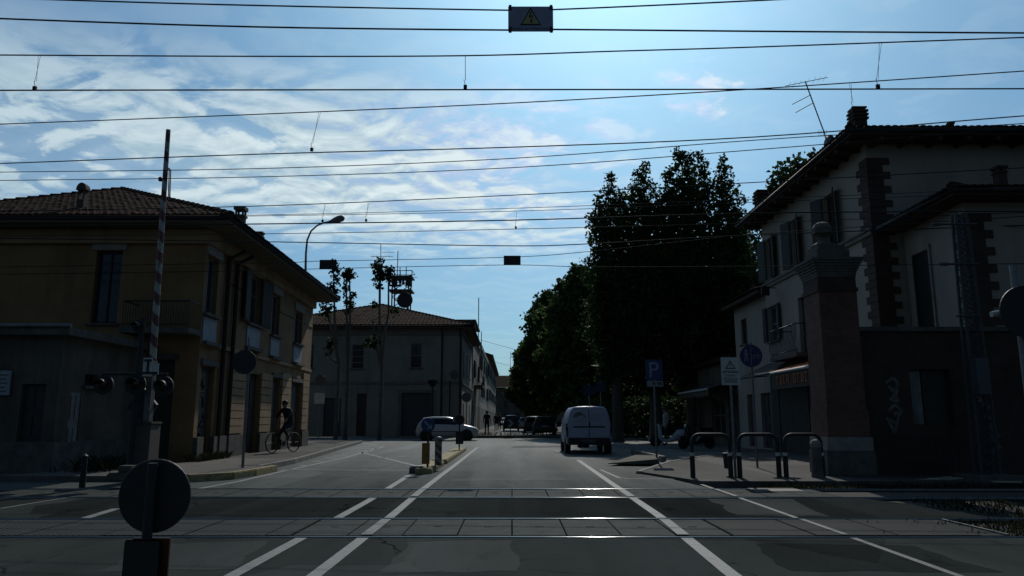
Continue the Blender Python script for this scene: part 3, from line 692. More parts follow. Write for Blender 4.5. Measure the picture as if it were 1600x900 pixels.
def onroof(px, py, pl_, sink=.25): q = onpl(px, py, *pl_); return V((q.x, q.y, q.z - sink))
SF = plane(a1, a2, pk); pk2 = onpl(-75, 326, *SF); pk3 = pk + (a3 - a2).normalized() * 2.6; SS = plane(a2, a3, pk)
rf = MB(); tiles(rf, [a1, a2, pk, pk2]); tiles(rf, [a2, a3, pk3, pk]); rf.poly([a3, V((FX0, Y2, rz)), pk2, pk3])
R1 = rf.build('roof', 'tile', H1)
rd = MB(); ridge(rd, a2, pk); ridge(rd, pk2, pk); ridge(rd, a3, pk3); ridge(rd, pk, pk3); rd.build('ridge_tiles', 'tile', R1)
c = onroof(127, 328, SF, .3); zt = at(127, 288, c.y).z; chimney(R1, c, .2, zt - c.z, 'arch')
c = at(374.5, 360, 25.5); chimney(R1, (c.x, c.y, c.z - .4), .3, at(374, 324, 25.5).z - c.z + .4, 'lantern'); c = at(405, 378, 29.5); chimney(R1, (c.x, c.y, c.z - .3), .26, at(405, 363, 29.5).z - c.z + .3, 'lantern')
mb = MB(); c = at(110, 318, 23.8); mb.tube([c - Z * .5, c + Z * .35, c + V((.3, 0, .2))], .02, 5); mb.build('vent_pipe', 'metal_dark', R1)
mb = MB(); c = at(267, 300, 24.6); c.z = at(267, 312, 24.6).z; mb.tube([c - Z * .6, at(267, 265, 24.6), at(261, 264, 24.6)], .025, 5); mb.build('aerial', 'metal_dark', R1)
# balcony across the front
z0 = at(240, 512, 19.8).z; z1 = at(240, 470, 19.8).z; x0, x1 = at(188, 500, 19.8).x, at(297, 500, 19.8).x
bal = MB(); bal.box((x0, 19.75, z0 - .14), (x1, 20.595, z0)); bb = bal.build('balcony', 'stone', H1)
rl = MB(); rl.tube([(x0 + .05, 19.8, z1), (x1 - .05, 19.8, z1)], .022, 6); rl.tube([(x0 + .05, 19.8, z0 + .1), (x1 - .05, 19.8, z0 + .1)], .015, 6)
for xx in (x0 + .05, x1 - .05): rl.tube([(xx, 19.8, z1), (xx, 20.59, z1)], .02, 6)
k = 26
for i in range(k + 1): xx = x0 + .05 + (x1 - x0 - .1) * i / k; rl.tube([(xx, 19.8, z0 + .0), (xx, 19.8, z1)], .01, 5)
rl.build('railing', 'metal_dark', bb)
mb = MB(); p = [PF + uF * (A.x - FX0 - .3 + 0) + Z * 5.6 - V((0, .02, 0)), A + nF * .02 + UF * 2 + Z * 5.4, A + nF * .02 + UF * 8 + Z * 5.3, B + nF * .02 + Z * 5.35]
mb.tube(p, .015, 5); mb.build('wall_cable', 'wire', H1)

# ---------------- low rendered annex in front of it
H2 = thing('annex', 'low dark flat roofed outbuilding with a narrow pale door, in front of the ochre house', 'outbuilding', (-13, 18.5, 0))
P0 = V((-10.1, 16.6, 0)); U = V((0, 1, 0)); n = V((1, 0, 0)); dr = hole(P0, U, n, 107, 612, 124, 690); dr = (dr[0], dr[1], .4, dr[3]); hw = hole(P0, U, n, 132, 585, 152, 603)
PA = V((-20, 16.6, 0)); uA = V((1, 0, 0)); nA = V((0, -1, 0)); aw = hole(PA, uA, nA, 30, 600, 68, 690)
wl = MB(); wall(wl, P0, U, n, 3.9, 3.1, [dr, hw], .18); wall(wl, PA, uA, nA, 9.9, 3.1, [aw], .18); wl.build('wall', 'st_dark', H2)
opening(H2, 'door', P0, U, n, dr, .08, pane='door_pale'); opening(H2, 'window', P0, U, n, hw, .18, frame='metal_dark', mull=0, bars=0); opening(H2, 'door', PA, uA, nA, aw, .18, pane='door')
MB().box((-20.2, 16.35, 3.1), (-9.85, 20.55, 3.28)).build('roof', 'stone', H2); MB().box((-20, 16.52, .1), (-10.02, 16.597, .75)).build('plinth', 'stone', H2); MB().box((-10.097, 16.6, .1), (-10.03, 20.5, .75)).build('plinth', 'stone', H2)
mb = MB(); mb.tube([(-20, 16.33, 3.3), (-9.8, 16.33, 3.3)], .05, 6); mb.build('gutter', 'galv', H2)
mb = MB(); p = at(0, 598, 16.5); mb.box((p.x - .35, 16.53, p.z - .27), (p.x + .2, 16.57, p.z + .27)); t = tag(mb.build('notice_board', 'panel_blue'), 'small pale bluish notice board fixed to the dark front of the low outbuilding', 'notice board')
mb = MB()
for k in range(5): mb.box((p.x - .3, 16.522, p.z - .2 + k * .09), (p.x + .14 - .05 * (k % 2), 16.528, p.z - .175 + k * .09))
mb.build('printed_line', 'sign_grey', t)

# ---------------- grey building across the junction
Ym = 54.0; xr = at(722, 600, Ym).x; H3 = thing('corner_building', 'grey two storey building with wide garage doors, across the junction behind the silver car', 'building', (xr - 9, Ym + 6, 0))
P0 = V((-24, Ym, 0)); U = V((1, 0, 0)); n = V((0, -1, 0)); W = xr + 24; he = at(650, 514, Ym).z
hm = lambda *a: hole(P0, U, n, *a)
ws = [hm(483, 538, 490, 575), hm(549.5, 537.5, 569, 576), hm(641.5, 536, 659.5, 575)]; gd = hm(627, 614, 673, 690); gd = (gd[0], gd[1], .05, gd[3]); dd = hm(557, 615, 572, 688); dd = (dd[0], dd[1], .05, dd[3])
gd2 = hm(505, 622, 532, 690); gd2 = (gd2[0], gd2[1], .05, gd2[3])
P1 = V((xr, Ym, 0)); U1 = V((0, 1, 0)); n1 = V((1, 0, 0)); hs = [(1.2, 2.1, 4.6, 6.3), (5, 5.9, 4.6, 6.3), (9, 9.9, 4.6, 6.3), (1.2, 2.2, .1, 2.4), (4.8, 6.0, .1, 2.5), (9, 10, .1, 2.4)]
wl = MB(); wall(wl, P0, U, n, W, he, ws + [gd, dd, gd2], .2); wall(wl, P1, U1, n1, 13, he, hs, .2); wl.build('wall', 'st_grey', H3)
for i, h in enumerate(ws): opening(H3, 'window', P0, U, n, h, .12, frame='frame', mull=0 if i else 0, bars=3 if i == 1 else 1, sill='stone')
opening(H3, 'garage_door', P0, U, n, gd, .2, pane='roller'); opening(H3, 'garage_door', P0, U, n, gd2, .2, pane='roller'); opening(H3, 'door', P0, U, n, dd, .2, pane='door')
for h in hs[:3]: opening(H3, 'window', P1, U1, n1, h, .15, frame='shutter_dark')
for h in hs[3:]: opening(H3, 'door', P1, U1, n1, h, .15, pane='door')
zs = at(650, 600, Ym).z
MB().obox(P0 + Z * zs - V((0, .08, 0)), U * (W + .08), V((0, .076, 0)), Z * .16).obox(P1 + Z * zs + n1 * .004, U1 * 13, n1 * .076, Z * .16).build('string_course', 'cornice', H3)
MB().obox(P0 + Z * (he - .45) - V((0, .12, 0)), U * (W + .12), V((0, .116, 0)), Z * .44).obox(P1 + Z * (he - .45) + n1 * .004, U1 * 13, n1 * .116, Z * .44).build('cornice', 'cornice', H3)
MB().obox(P0 + U * (gd[0] - .25) + Z * .0 - V((0, .05, 0)), U * .22, V((0, .046, 0)), Z * (gd[3] + .2)).obox(P0 + U * (gd[1] + .03) - V((0, .05, 0)), U * .22, V((0, .046, 0)), Z * (gd[3] + .2)).obox(P0 + U * (gd[0] - .03) + Z * (gd[3] + .02) - V((0, .05, 0)), U * (gd[1] - gd[0] + .06), V((0, .046, 0)), Z * .2).build('door_surround', 'cornice', H3)
for px in (690, 719):
    p = at(px, 600, Ym); MB().tube([(p.x, Ym - .09, .05), (p.x, Ym - .09, he - .5), (p.x, Ym - .5, he - .02)], .06, 7).build('downpipe', 'metal_dark', H3)
eaves(H3, [(-24.6, Ym - .65), (xr + .65, Ym - .65), (xr + .65, Ym + 13.3), (-24.6, Ym + 13.3)], he, he + .16, 'soffit_pale')
gutter(H3, [(-24.6, Ym - .68, he + .12), (xr + .68, Ym - .68, he + .12), (xr + .68, Ym + 13.3, he + .12)])
pk = at(595, 477, Ym + 6.3); e0, e1, e2 = V((-24.6, Ym - .7, he + .18)), V((xr + .7, Ym - .7, he + .18)), V((xr + .7, Ym + 13.3, he + .18)); pl_ = onpl(400, 507, *plane(e0, e1, pk))
rf = MB(); tiles(rf, [e0, e1, pk, pl_], .3, .5, .04); tiles(rf, [e1, e2, pk], .3, .5, .04); R3 = rf.build('roof', 'tile', H3)
rd = MB(); ridge(rd, e1, pk, .15); ridge(rd, pl_, pk, .15); ridge(rd, e2, pk, .15); rd.build('ridge_tiles', 'tile_dark', R3)
c = at(694, 505, Ym + 1.5); chimney(R3, (c.x, c.y, c.z - .4), .3, .75, 'lantern')
c = at(710, 585.5, 52.8); t = tag(MB().disc((c.x, 52.8, c.z), .33, (0, 1, 0), .02, 8).build('road_sign', 'sign_grey'), 'small pale octagonal road sign in front of the right end of the grey building', 'sign'); MB().disc((c.x, 52.785, c.z), .24, (0, 1, 0), .008, 8).build('sign_face', 'st_dark', t); MB().obox((c.x - .3, 52.82, c.z - .02), (.35, 0, 0), (0, .03, 0), (0, 0, .04)).build('arm', 'metal_dark', t)

# ---------------- row of street houses further along
def street_house(name, label, Y0, Y1, X, ztop, wallm, roofm, floors=2, roof='eave', seed=1):
    r = random.Random(seed); t = thing(name, label, 'house', (X - 4, Y0 + 4, 0))
    P0 = V((X, Y0, 0)); U = V((0, 1, 0)); n = V((1, 0, 0)); L = Y1 - Y0; hs = []; k = max(2, int(L / 3.4)); fh = ztop / floors
    for i in range(k):
        u = L * (i + .5) / k
        for f in range(floors):
            if f == 0: hs.append((u - .55, u + .55, .12, 2.5))
            else: hs.append((u - .48, u + .48, f * fh + .8, f * fh + 2.35))
    wl = MB(); wall(wl, P0, U, n, L, ztop, hs, .22); wall(wl, V((X - 9, Y0, 0)), V((1, 0, 0)), V((0, -1, 0)), 9, ztop, [], .2); wl.build('wall', wallm, t)
    for h in hs:
        if h[2] < .2: opening(t, 'door', P0, U, n, h, .2, pane=r.choice(['door', 'door', 'roller']))
        else:
            opening(t, 'window', P0, U, n, h, .2, frame='frame')
            if r.random() < .7: shutter_pair(t, P0, U, n, h, 'shutter_dark', 10)
    if roof == 'eave':
        eaves(t, [(X - 9, Y0 - .3), (X + .6, Y0 - .3), (X + .6, Y1), (X - 9, Y1)], ztop, ztop + .18, 'soffit')
        rf = MB(); tiles(rf, [V((X + .62, Y0 - .3, ztop + .2)), V((X + .62, Y1, ztop + .2)), V((X - 4.5, Y1, ztop + 1.9)), V((X - 4.5, Y0 - .3, ztop + 1.9))], .34, .6, .04); rf.poly([(X - 9, Y0 - .29, ztop + .19), (X + .6, Y0 - .29, ztop + .19), (X - 4.5, Y0 - .29, ztop + 1.88)])
        rf.build('roof', roofm, t)
    else:
        MB().box((X - 9, Y0 - .05, ztop), (X + .12, Y1, ztop + .5)).build('parapet', 'cornice', t)
    return t
h = street_house('town_house', 'narrow house with a roof terrace and balcony, next after the grey building', 67.2, 80, -3.55, 8.6, 'st_dark', 'tile_dark', 2, 'flat', 5)
bb = MB().box((-3.54, 69, 4.2), (-2.7, 75, 4.36)).build('balcony', 'stone', h)
rl = MB(); rl.tube([(-2.75, 69.05, 5.35), (-2.75, 74.95, 5.35)], .025, 5)
for i in range(30): rl.tube([(-2.75, 69.05 + i * .203, 4.36), (-2.75, 69.05 + i * .203, 5.35)], .012, 4)
rl.build('railing', 'metal_dark', bb)
MB().box((-3.5, 67.25, 9.1), (-3.35, 67.4, 10.1)).box((-5.2, 67.25, 9.1), (-5.05, 67.4, 10.1)).box((-6.4, 67.2, 10.1), (-3.3, 76, 10.25)).build('roof_terrace', 'st_dark', h)
mb = MB(); mb.tube([(-3.6, 79, 9.1), (-3.6, 79, 14.2)], .05, 5); mb.build('aerial', 'metal_dark', h)
street_house('town_house', 'plain tall grey house with a flat top, third along the far street', 80.05, 108, -3.5, 9.0, 'st_grey', 'tile_dark', 3, 'flat', 6)
street_house('town_house', 'dark house with rounded tiled eaves, last in the row before the street bends', 108.05, 158, -3.45, 10.2, 'st_dark', 'tile_dark', 3, 'eave', 7)
# closing building at the end of the street
t = thing('town_house', 'brownish house with a pitched roof closing the far end of the street', 'house', (2, 215, 0)); P0 = V((-8, 210, 0)); U = V((1, 0, 0)); n = V((0, -1, 0))
hs = [(2.5 + i * 3.2, 3.7 + i * 3.2, z, z + 1.9) for i in range(6) for z in (1, 4.4, 7.4)]
wl = MB(); wall(wl, P0, U, n, 24, 10.0, hs, .25); wl.build('wall', 'st_pink', t)
for h in hs: opening(t, 'window', P0, U, n, h, .2, frame='frame')
rf = MB(); tiles(rf, [V((-9, 209.3, 10.1)), V((17, 209.3, 10.1)), V((10, 216, 13.6)), V((-6, 216, 13.6))], .5, .9, .06); rf.build('roof', 'tile', t); MB().box((-9, 209.3, 9.9), (17, 216, 10.08)).build('eaves', 'soffit', t)

# ---------------- pale house with brick quoins on the right
XH, YH = 10.05, 20.0; H4 = thing('quoined_house', 'tall pale house with brick quoins, open shutters and deep dark eaves on the right', 'house', (XH + 6, YH + 4, 0))
P0 = V((XH, 28.9, 0)); U = V((0, -1, 0)); n = V((-1, 0, 0)); L = 28.9 - YH; HT = 8.95
hw = lambda *a: hole(P0, U, n, *a)
w4 = [hw(1198, 371, 1208, 437), hw(1237, 341, 1247.5, 418), hw(1288, 302, 1306, 388)]; w5 = [hw(1200, 477, 1217, 533)]; bd = hw(1249, 462, 1264, 556)
gdoor = [(.8, 2.0, .06, 2.5), (3.6, 4.8, .06, 2.5), (6.2, 7.6, .06, 2.5)]
P2 = V((XH, YH, 0)); U2 = V((1, 0, 0)); n2 = V((0, -1, 0))
wl = MB(); wall(wl, P0, U, n, L, HT, w4 + w5 + [bd] + gdoor, .2); wall(wl, P2, U2, n2, 26, HT, [], .2); wl.poly([V((XH, 28.9, 0)), V((XH, 28.9, HT)), V((XH + 26, 28.9, HT)), V((XH + 26, 28.9, 0))]); wl.build('wall', 'st_white', H4)
for h in w4: opening(H4, 'window', P0, U, n, h, .2, frame='shutter_dark')
shutter_pair(H4, P0, U, n, w4[0], 'shutter', 14, .55); shutter_pair(H4, P0, U, n, w4[1], 'shutter', 18, .5); shutter_pair(H4, P0, U, n, w4[2], 'shutter', 24, .48)
for h in w5: opening(H4, 'window', P0, U, n, h, .2, frame='frame')
shutter_pair(H4, P0, U, n, w5[0], 'shutter_dark', 8, .32)
opening(H4, 'door', P0, U, n, bd, .2, pane='shutter_dark')
for h in gdoor: opening(H4, 'door', P0, U, n, h, .25, pane='door')
cw = MB(); wall(cw, P0 + n * .03, U, n, L, 3.05, gdoor, .03); cw.obox(P0 + Z * 3.05 + n * .003, U * L, n * .045, Z * .06); cw.build('dark_wall_cover', 'dark_cover', H4)  # added dark sheet, stands in for the darkness of a veranda here
zs = onpl(1262, 414, P0, n).z
MB().obox(P0 + Z * (zs - .1) + n * .004, U * L, n * .07, Z * .12).obox(P0 + Z * (zs + .03) + n * .004, U * L, n * .11, Z * .07).build('string_course', 'cornice', H4)
# brick quoins toothed into both faces of the corner
q = MB(); zq = .1; i = 0
while zq < HT - .45:
    a = .62 if i % 2 else .42; bq = .42 if i % 2 else .62; q.box((XH - .035, YH - .035, zq + .006), (XH + bq, YH + a, zq + .2)); zq += .206; i += 1
q.build('quoin', 'brick_dark', H4)
# eaves, gutter, roof
EO = .75; eaves(H4, [(XH - EO, YH - EO), (XH + 27, YH - EO), (XH + 27, 29.6), (XH - EO, 29.6)], HT, HT + .14, 'soffit')
for i in range(14): y = YH - .4 + i * .72; MB().box((XH - EO + .06, y, HT - .12), (XH - .01, y + .1, HT - .002)).build('rafter_end', 'soffit', H4)
for i in range(30): x = XH + .1 + i * .8; MB().box((x, YH - EO + .06, HT - .12), (x + .1, YH - .01, HT - .002)).build('rafter_end', 'soffit', H4)
gutter(H4, [(XH - EO - .03, 29.6, HT + .12), (XH - EO - .03, YH - EO - .03, HT + .12), (XH + 27, YH - EO - .03, HT + .12)], .075)
e0, e1, e2 = V((XH - EO - .05, 29.65, HT + .16)), V((XH - EO - .05, YH - EO - .05, HT + .16)), V((XH + 27, YH - EO - .05, HT + .16)); s1 = V((XH + 4, YH + 4, HT + 1.35)); s2 = V((XH + 4, 25.6, HT + 1.35)); s3 = V((XH + 27, YH + 4, HT + 1.35))
rf = MB(); tiles(rf, [e0, e1, s1, s2]); tiles(rf, [e1, e2, s3, s1]); rf.poly([e0, s2, s3, V((XH + 27, 29.65, HT + .16))]); R4 = rf.build('roof', 'tile_dark', H4)
rd = MB(); ridge(rd, e1, s1); ridge(rd, s1, s3); rd.build('ridge_tiles', 'tile_dark', R4)
c = at(1342, 206, 20.4); chimney(R4, (c.x, c.y, c.z - .15), .36, at(1342, 170, 20.4).z - c.z + .15, 'stack', 'brick_dark')
c = at(1487, 212, 21.5); chimney(R4, (c.x, c.y, c.z - .2), .14, .62, 'lantern', 'brick_dark'); c = at(1545, 212, 21.5); chimney(R4, (c.x, c.y, c.z - .3), .5, .5, 'lantern', 'brick_dark')
c = at(1191, 325, 28.0); chimney(R4, (c.x, c.y, HT + .1), .45, at(1191, 299, 28).z - HT - .1, 'stack', 'brick_dark')
mb = MB()
for i in range(9): p = at(1372 + i * 14, 208, 20.2); mb.tube([(p.x, p.y, HT + .3), (p.x, p.y, p.z + .12 + .06 * (i % 3))], .008, 4)
mb.build('bird_spike', 'metal_dark', R4)
# balcony on the street side
zb = onpl(1255, 557, P0, n).z; ub = bd; bb = MB().obox(P0 + U * (ub[0] - .7) + Z * (zb - .12) + n * .004, U * 2.5, n * .85, Z * .12).build('balcony', 'stone', H4)
rl = MB(); o = P0 + U * (ub[0] - .66) + n * .8; k = 20
rl.tube([o + Z * (zb + .95) - n * .78, o + Z * (zb + .95), o + U * 2.42 + Z * (zb + .95), o + U * 2.42 + Z * (zb + .95) - n * .78], .022, 6); rl.tube([o + Z * (zb + .1), o + U * 2.42 + Z * (zb + .1)], .015, 5)
for i in range(k + 1):
    p = o + U * 2.42 * i / k; rl.tube([p + Z * zb, p + n * .08 + Z * (zb + .3), p + n * .02 + Z * (zb + .6), p + Z * (zb + .95)], .011, 5)
rl.build('railing', 'metal_dark', bb)
mb = MB(); p = onpl(1212, 462, P0, n) + n * .25; mb.obox(p, U * .08, n * .3, Z * .35); mb.tube([p + Z * .3, p + Z * .3 - n * .25], .02, 5); mb.build('wall_lantern', 'metal_dark', H4)
# awnings along the ground floor
def awning(label, l, ly, r, ry, X, proj, rise, mat, valance, vmat, text=None):
    a = onpl(l, ly, V((X, 0, 0)), V((1, 0, 0))); c = onpl(r, ry, V((X, 0, 0)), V((1, 0, 0))); z = (a.z + c.z) / 2; a.z = c.z = z; xe = X + proj
    t = thing('awning', label, 'awning', (X + proj / 2, (a.y + c.y) / 2, z)); mb = MB()
    mb.slab([a + Z * .02, c + Z * .02, V((xe, c.y, z + rise)), V((xe, a.y, z + rise))], V((0, 0, .025))); mb.build('canopy', mat, t)
    MB().tube([a, c], .045, 8).build('front_bar', 'white' if vmat else 'sign_grey', t)
    for p in (a, c): MB().tube([p, V((xe, p.y, z + .1))], .02, 6).build('arm', 'metal_dark', t)
    if vmat:
        va = MB().slab([a - Z * .05 + V((.02, 0, 0)), c - Z * .05 + V((.02, 0, 0)), c - Z * (.05 + valance) + V((.02, 0, 0)), a - Z * (.05 + valance) + V((.02, 0, 0))], V((.02, 0, 0))).build('valance', vmat, t)
    return t, a, c, z
t, a, c, z = awning('orange awning with a white front bar and a lettered valance, below the balcony', 1204, 583, 1269, 573, 8.85, 1.18, .42, 'orange', .5, 'awning_dark')
gr = MB(); rs = random.Random(9); L = a.y - c.y
for k in range(9):                      # a worn row of orange characters, no longer legible
    y = a.y - L * (.16 + k * .085); w = L * .05
    if k == 4: continue
    gr.obox((8.845, y, z - .42), (0, -w * .28, 0), (-.006, 0, 0), (0, 0, .3))
    if k % 2: gr.obox((8.845, y - w * .75, z - .42), (0, -w * .25, 0), (-.006, 0, 0), (0, 0, .3))
    if k % 3 != 1: gr.obox((8.845, y - w * .28, z - .17), (0, -w * .5, 0), (-.006, 0, 0), (0, 0, .05))
    if k % 3: gr.obox((8.845, y - w * .28, z - .42), (0, -w * .5, 0), (-.006, 0, 0), (0, 0, .05))
gr.build('lettering', 'orange', t)
awning('long dark awning under the pale house, just beyond the orange one', 1157, 596, 1203, 578, 8.9, 1.12, .55, 'awning_dark', .2, None)
# smaller houses beyond it
t = thing('side_house', 'smaller pale house with one dark window, squeezed between the quoined house and the trees', 'house', (14, 31, 0)); P0 = V((10.25, 33.8, 0)); U = V((0, -1, 0)); n = V((-1, 0, 0)); h = hole(P0, U, n, 1158, 498, 1167, 538)
wl = MB(); wall(wl, P0, U, n, 4.85, 6.2, [h, (1.2, 2.2, .1, 2.3), (3, 4.2, .1, 2.3)], .2); wl.build('wall', 'st_white', t); opening(t, 'window', P0, U, n, h, .15, frame='shutter_dark'); opening(t, 'door', P0, U, n, (1.2, 2.2, .1, 2.3), .2, pane='door'); opening(t, 'door', P0, U, n, (3, 4.2, .1, 2.3), .2, pane='door')
eaves(t, [(9.75, 28.97), (20, 28.97), (20, 34), (9.75, 34)], 6.2, 6.34, 'soffit'); rf = MB(); tiles(rf, [V((9.7, 34, 6.36)), V((9.7, 28.97, 6.36)), V((14, 28.97, 7.7)), V((14, 34, 7.7))]); rf.build('roof', 'tile_dark', t)
t = thing('low_shop', 'single storey dark shop front under the plane trees beyond the pale houses', 'shop', (14, 38, 0)); P0 = V((10.4, 43, 0)); hs = [(1, 2.6, .1, 2.4), (4, 6.4, .5, 2.4), (7, 8.6, .1, 2.4)]
wl = MB(); wall(wl, P0, U, n, 9.1, 4.0, hs, .2); wall(wl, V((10.4, 33.9, 0)), V((1, 0, 0)), V((0, -1, 0)), 8, 4, [], .2); wl.build('wall', 'st_dark', t)
opening(t, 'door', P0, U, n, hs[0], pane='door'); opening(t, 'window', P0, U, n, hs[1]); opening(t, 'door', P0, U, n, hs[2], pane='door')
MB().box((10.0, 33.9, 4.0), (18, 43.2, 4.2)).build('roof', 'tile_dark', t)
awning('pale edged awning on the low dark shop under the trees', 1059, 614, 1106, 609, 9.0, 1.38, .4, 'awning_dark', .25, 'awning_dark')
# ---------------- lower wing with its own quoins
XW, YW = 10.75, 17.0; H5 = thing('quoined_wing', 'low pale wing with one tall dark window, in front of the taller quoined house', 'house wing', (XW + 5, YW + 1.5, 0)); HW = at(1490, 296, 16.3).z - .1
P0 = V((XW + .12, 19.95, 0)); U = V((-.04, -1, 0)).normalized(); n = V((-1, .04, 0)).normalized(); L = 2.95; h = hole(P0, U, n, 1424, 392, 1459, 540); h = (max(.3, h[0]), min(h[1], L - .3), h[2], h[3])
P2 = P0 + U * L; U2 = V((1, 0, 0)); n2 = V((0, -1, 0))
wl = MB(); wall(wl, P0, U, n, L, HW, [h], .2); wall(wl, P2, U2, n2, 22, HW, [], .2); wl.build('wall', 'st_white', H5); opening(H5, 'window', P0, U, n, h, .08, pane='shutter_dark', frame='shutter_dark', mull=0, bars=0)
MB().obox(P0 + U * (h[1] + .02) + Z * h[2] + n * .003, U * .07, n * .05, Z * (h[3] - h[2] + .1)).build('window_trim', 'stone_pale', H5)
q = MB(); zq = .1; i = 0
while zq < HW - .3:
    a = .3 if i % 2 else .2; bq = .42 if i % 2 else .62; q.box((P2.x - .035, P2.y - .035, zq + .006), (P2.x + bq, P2.y + a + .1, zq + .2)); zq += .206; i += 1
q.build('quoin', 'brick_dark', H5)
ex, ey = P2.x - .6, P2.y - .65; eaves(H5, [(ex, ey), (40, ey), (40, 19.9), (ex + .12, 19.9)], HW, HW + .13, 'soffit')
e0, e1, e2 = V((ex + .08, 19.9, HW + .15)), V((ex - .04, ey - .04, HW + .15)), V((40, ey - .04, HW + .15)); s = V((ex + 2.6, 19.3, HW + .95)); s2 = V((40, 19.3, HW + .95))
rf = MB(); tiles(rf, [e1, e2, s2, s]); tiles(rf, [e0, e1, s], .2); R5 = rf.build('roof', 'tile', H5); rd = MB(); ridge(rd, e1, s); rd.build('ridge_tiles', 'tile_dark', R5)
gutter(H5, [(ex - .03, 19.9, HW + .1), (ex - .03, ey - .03, HW + .1), (40, ey - .03, HW + .1)], .06)
c = at(1563, 282, 17.6); chimney(R5, (c.x, c.y, c.z - .25), .22, .6, 'lantern', 'brick_dark')
# ---------------- gate pillar and boundary wall
YP = 16.45; zz = lambda y: at(1300, y, YP).z; PX = 7.36
GP = thing('gate_pillar', 'massive old brick gate pillar with moulded capital and a stone urn finial', 'pillar', (PX, YP + .45, 0))
def sq(mb, hw, z0, z1, d=0): mb.box((PX - hw, YP + .45 - hw, z0), (PX + hw, YP + .45 + hw, z1))
mb = MB(); sq(mb, .43, zz(640), zz(455)); mb.build('shaft', 'brick', GP)
mb = MB(); sq(mb, .46, zz(455), zz(449)); sq(mb, .43, zz(449), zz(432)); mb.build('neck_band', 'brick_dark', GP)
mb = MB(); zc = zz(432); zt = zz(403); k = 7
for i in range(k): sq(mb, .44 + .15 * (i / (k - 1)) ** 1.3, zc + (zt - zc) * i / k + .001, zc + (zt - zc) * (i + 1) / k)
mb.build('capital', 'stone', GP)
mb = MB(); sq(mb, .37, zt, zz(388)); sq(mb, .31, zz(388), zz(380)); mb.build('top_block', 'stone', GP)
mb = MB(); sq(mb, .53, .04, zz(705)); mb.build('base', 'stone', GP, bevel=.02)
mb = MB(); sq(mb, .5, zz(705) + .002, zz(683)); mb.build('base_course', 'stone_pale', GP, bevel=.015); mb = MB(); sq(mb, .46, zz(683) + .001, zz(640)); mb.build('lower_shaft', 'brick', GP)
z0 = zz(380); hU = zz(338) - z0
MB().lathe((PX - .06, YP + .45, z0), [(.27, 0), (.27, .05), (.18, .1), (.10, .17), (.09, hU * .36), (.15, hU * .42), (.24, hU * .5), (.245, hU * .54), (.21, hU * .57), (.215, hU * .75), (.17, hU * .88), (.08, hU * .96), (.0, hU)], 22).build('urn', 'stone', GP)
BW = thing('boundary_wall', 'high dark brick boundary wall with faded graffiti, running right from the gate pillar', 'wall', (14, YP + .3, 0))
P0 = V((PX + .435, YP + .25, 0)); U = V((1, 0, 0)); n = V((0, -1, 0)); hw_ = zz(509) - .1; hd = hole(P0, U, n, 1424, 577, 1488, 664)
wl = MB(); wall(wl, P0, U, n, 30, hw_, [hd], .22); wl.poly([P0 + V((0, .35, 0)), P0 + V((0, .35, hw_)), P0 + V((30, .35, hw_)), P0 + V((30, .35, 0))]); wl.build('brickwork', 'brick_dark', BW)
MB().obox(P0 + Z * (hw_ + .002) - V((0, .07, 0)), U * 30, V((0, .5, 0)), Z * .1).build('coping', 'stone', BW)
opening(BW, 'gate', P0, U, n, (hd[0] + .34, hd[1], hd[2], hd[3]), .2, pane='door'); MB().obox(P0 + U * (hd[0] + .02) + Z * (hd[2] + .01) + V((0, .16, 0)), U * .3, V((0, .04, 0)), Z * (hd[3] - hd[2] - .02)).build('gate_leaf', 'door_pale', BW)
gr = MB()
ks = [.002]
def stroke(pts, w=.035):
    for (a, c) in zip(pts, pts[1:]):
        a, c = V(a), V(c); d = (c - a); m_ = V((d.z, 0, -d.x)).normalized() * w
        ks[0] += .0006; gr.slab([a - m_, a + m_, c + m_, c - m_], V((0, -ks[0], 0)))
def gpx(px, py): p = at(px, py, YP + .24); return p
for S in ([(1384, 598), (1396, 590), (1404, 600), (1396, 610), (1388, 604)], [(1392, 612), (1402, 606), (1398, 622)], [(1390, 626), (1398, 616), (1404, 628), (1391, 624)], [(1388, 642), (1398, 632), (1409, 642), (1395, 648)], [(1385, 652), (1398, 676), (1404, 650), (1410, 640)], [(1390, 655), (1400, 662)],
          [(1523, 606), (1528, 622), (1535, 612)], [(1528, 628), (1536, 622), (1534, 636), (1542, 630)], [(1540, 640), (1548, 634), (1549, 652), (1540, 656), (1538, 646)], [(1543, 668), (1556, 664)], [(1549, 660), (1551, 688)], [(1552, 690), (1561, 678)], [(1546, 712), (1558, 696), (1563, 700)]): stroke([gpx(*p) for p in S])
gr.build('graffiti', 'graffiti', BW)
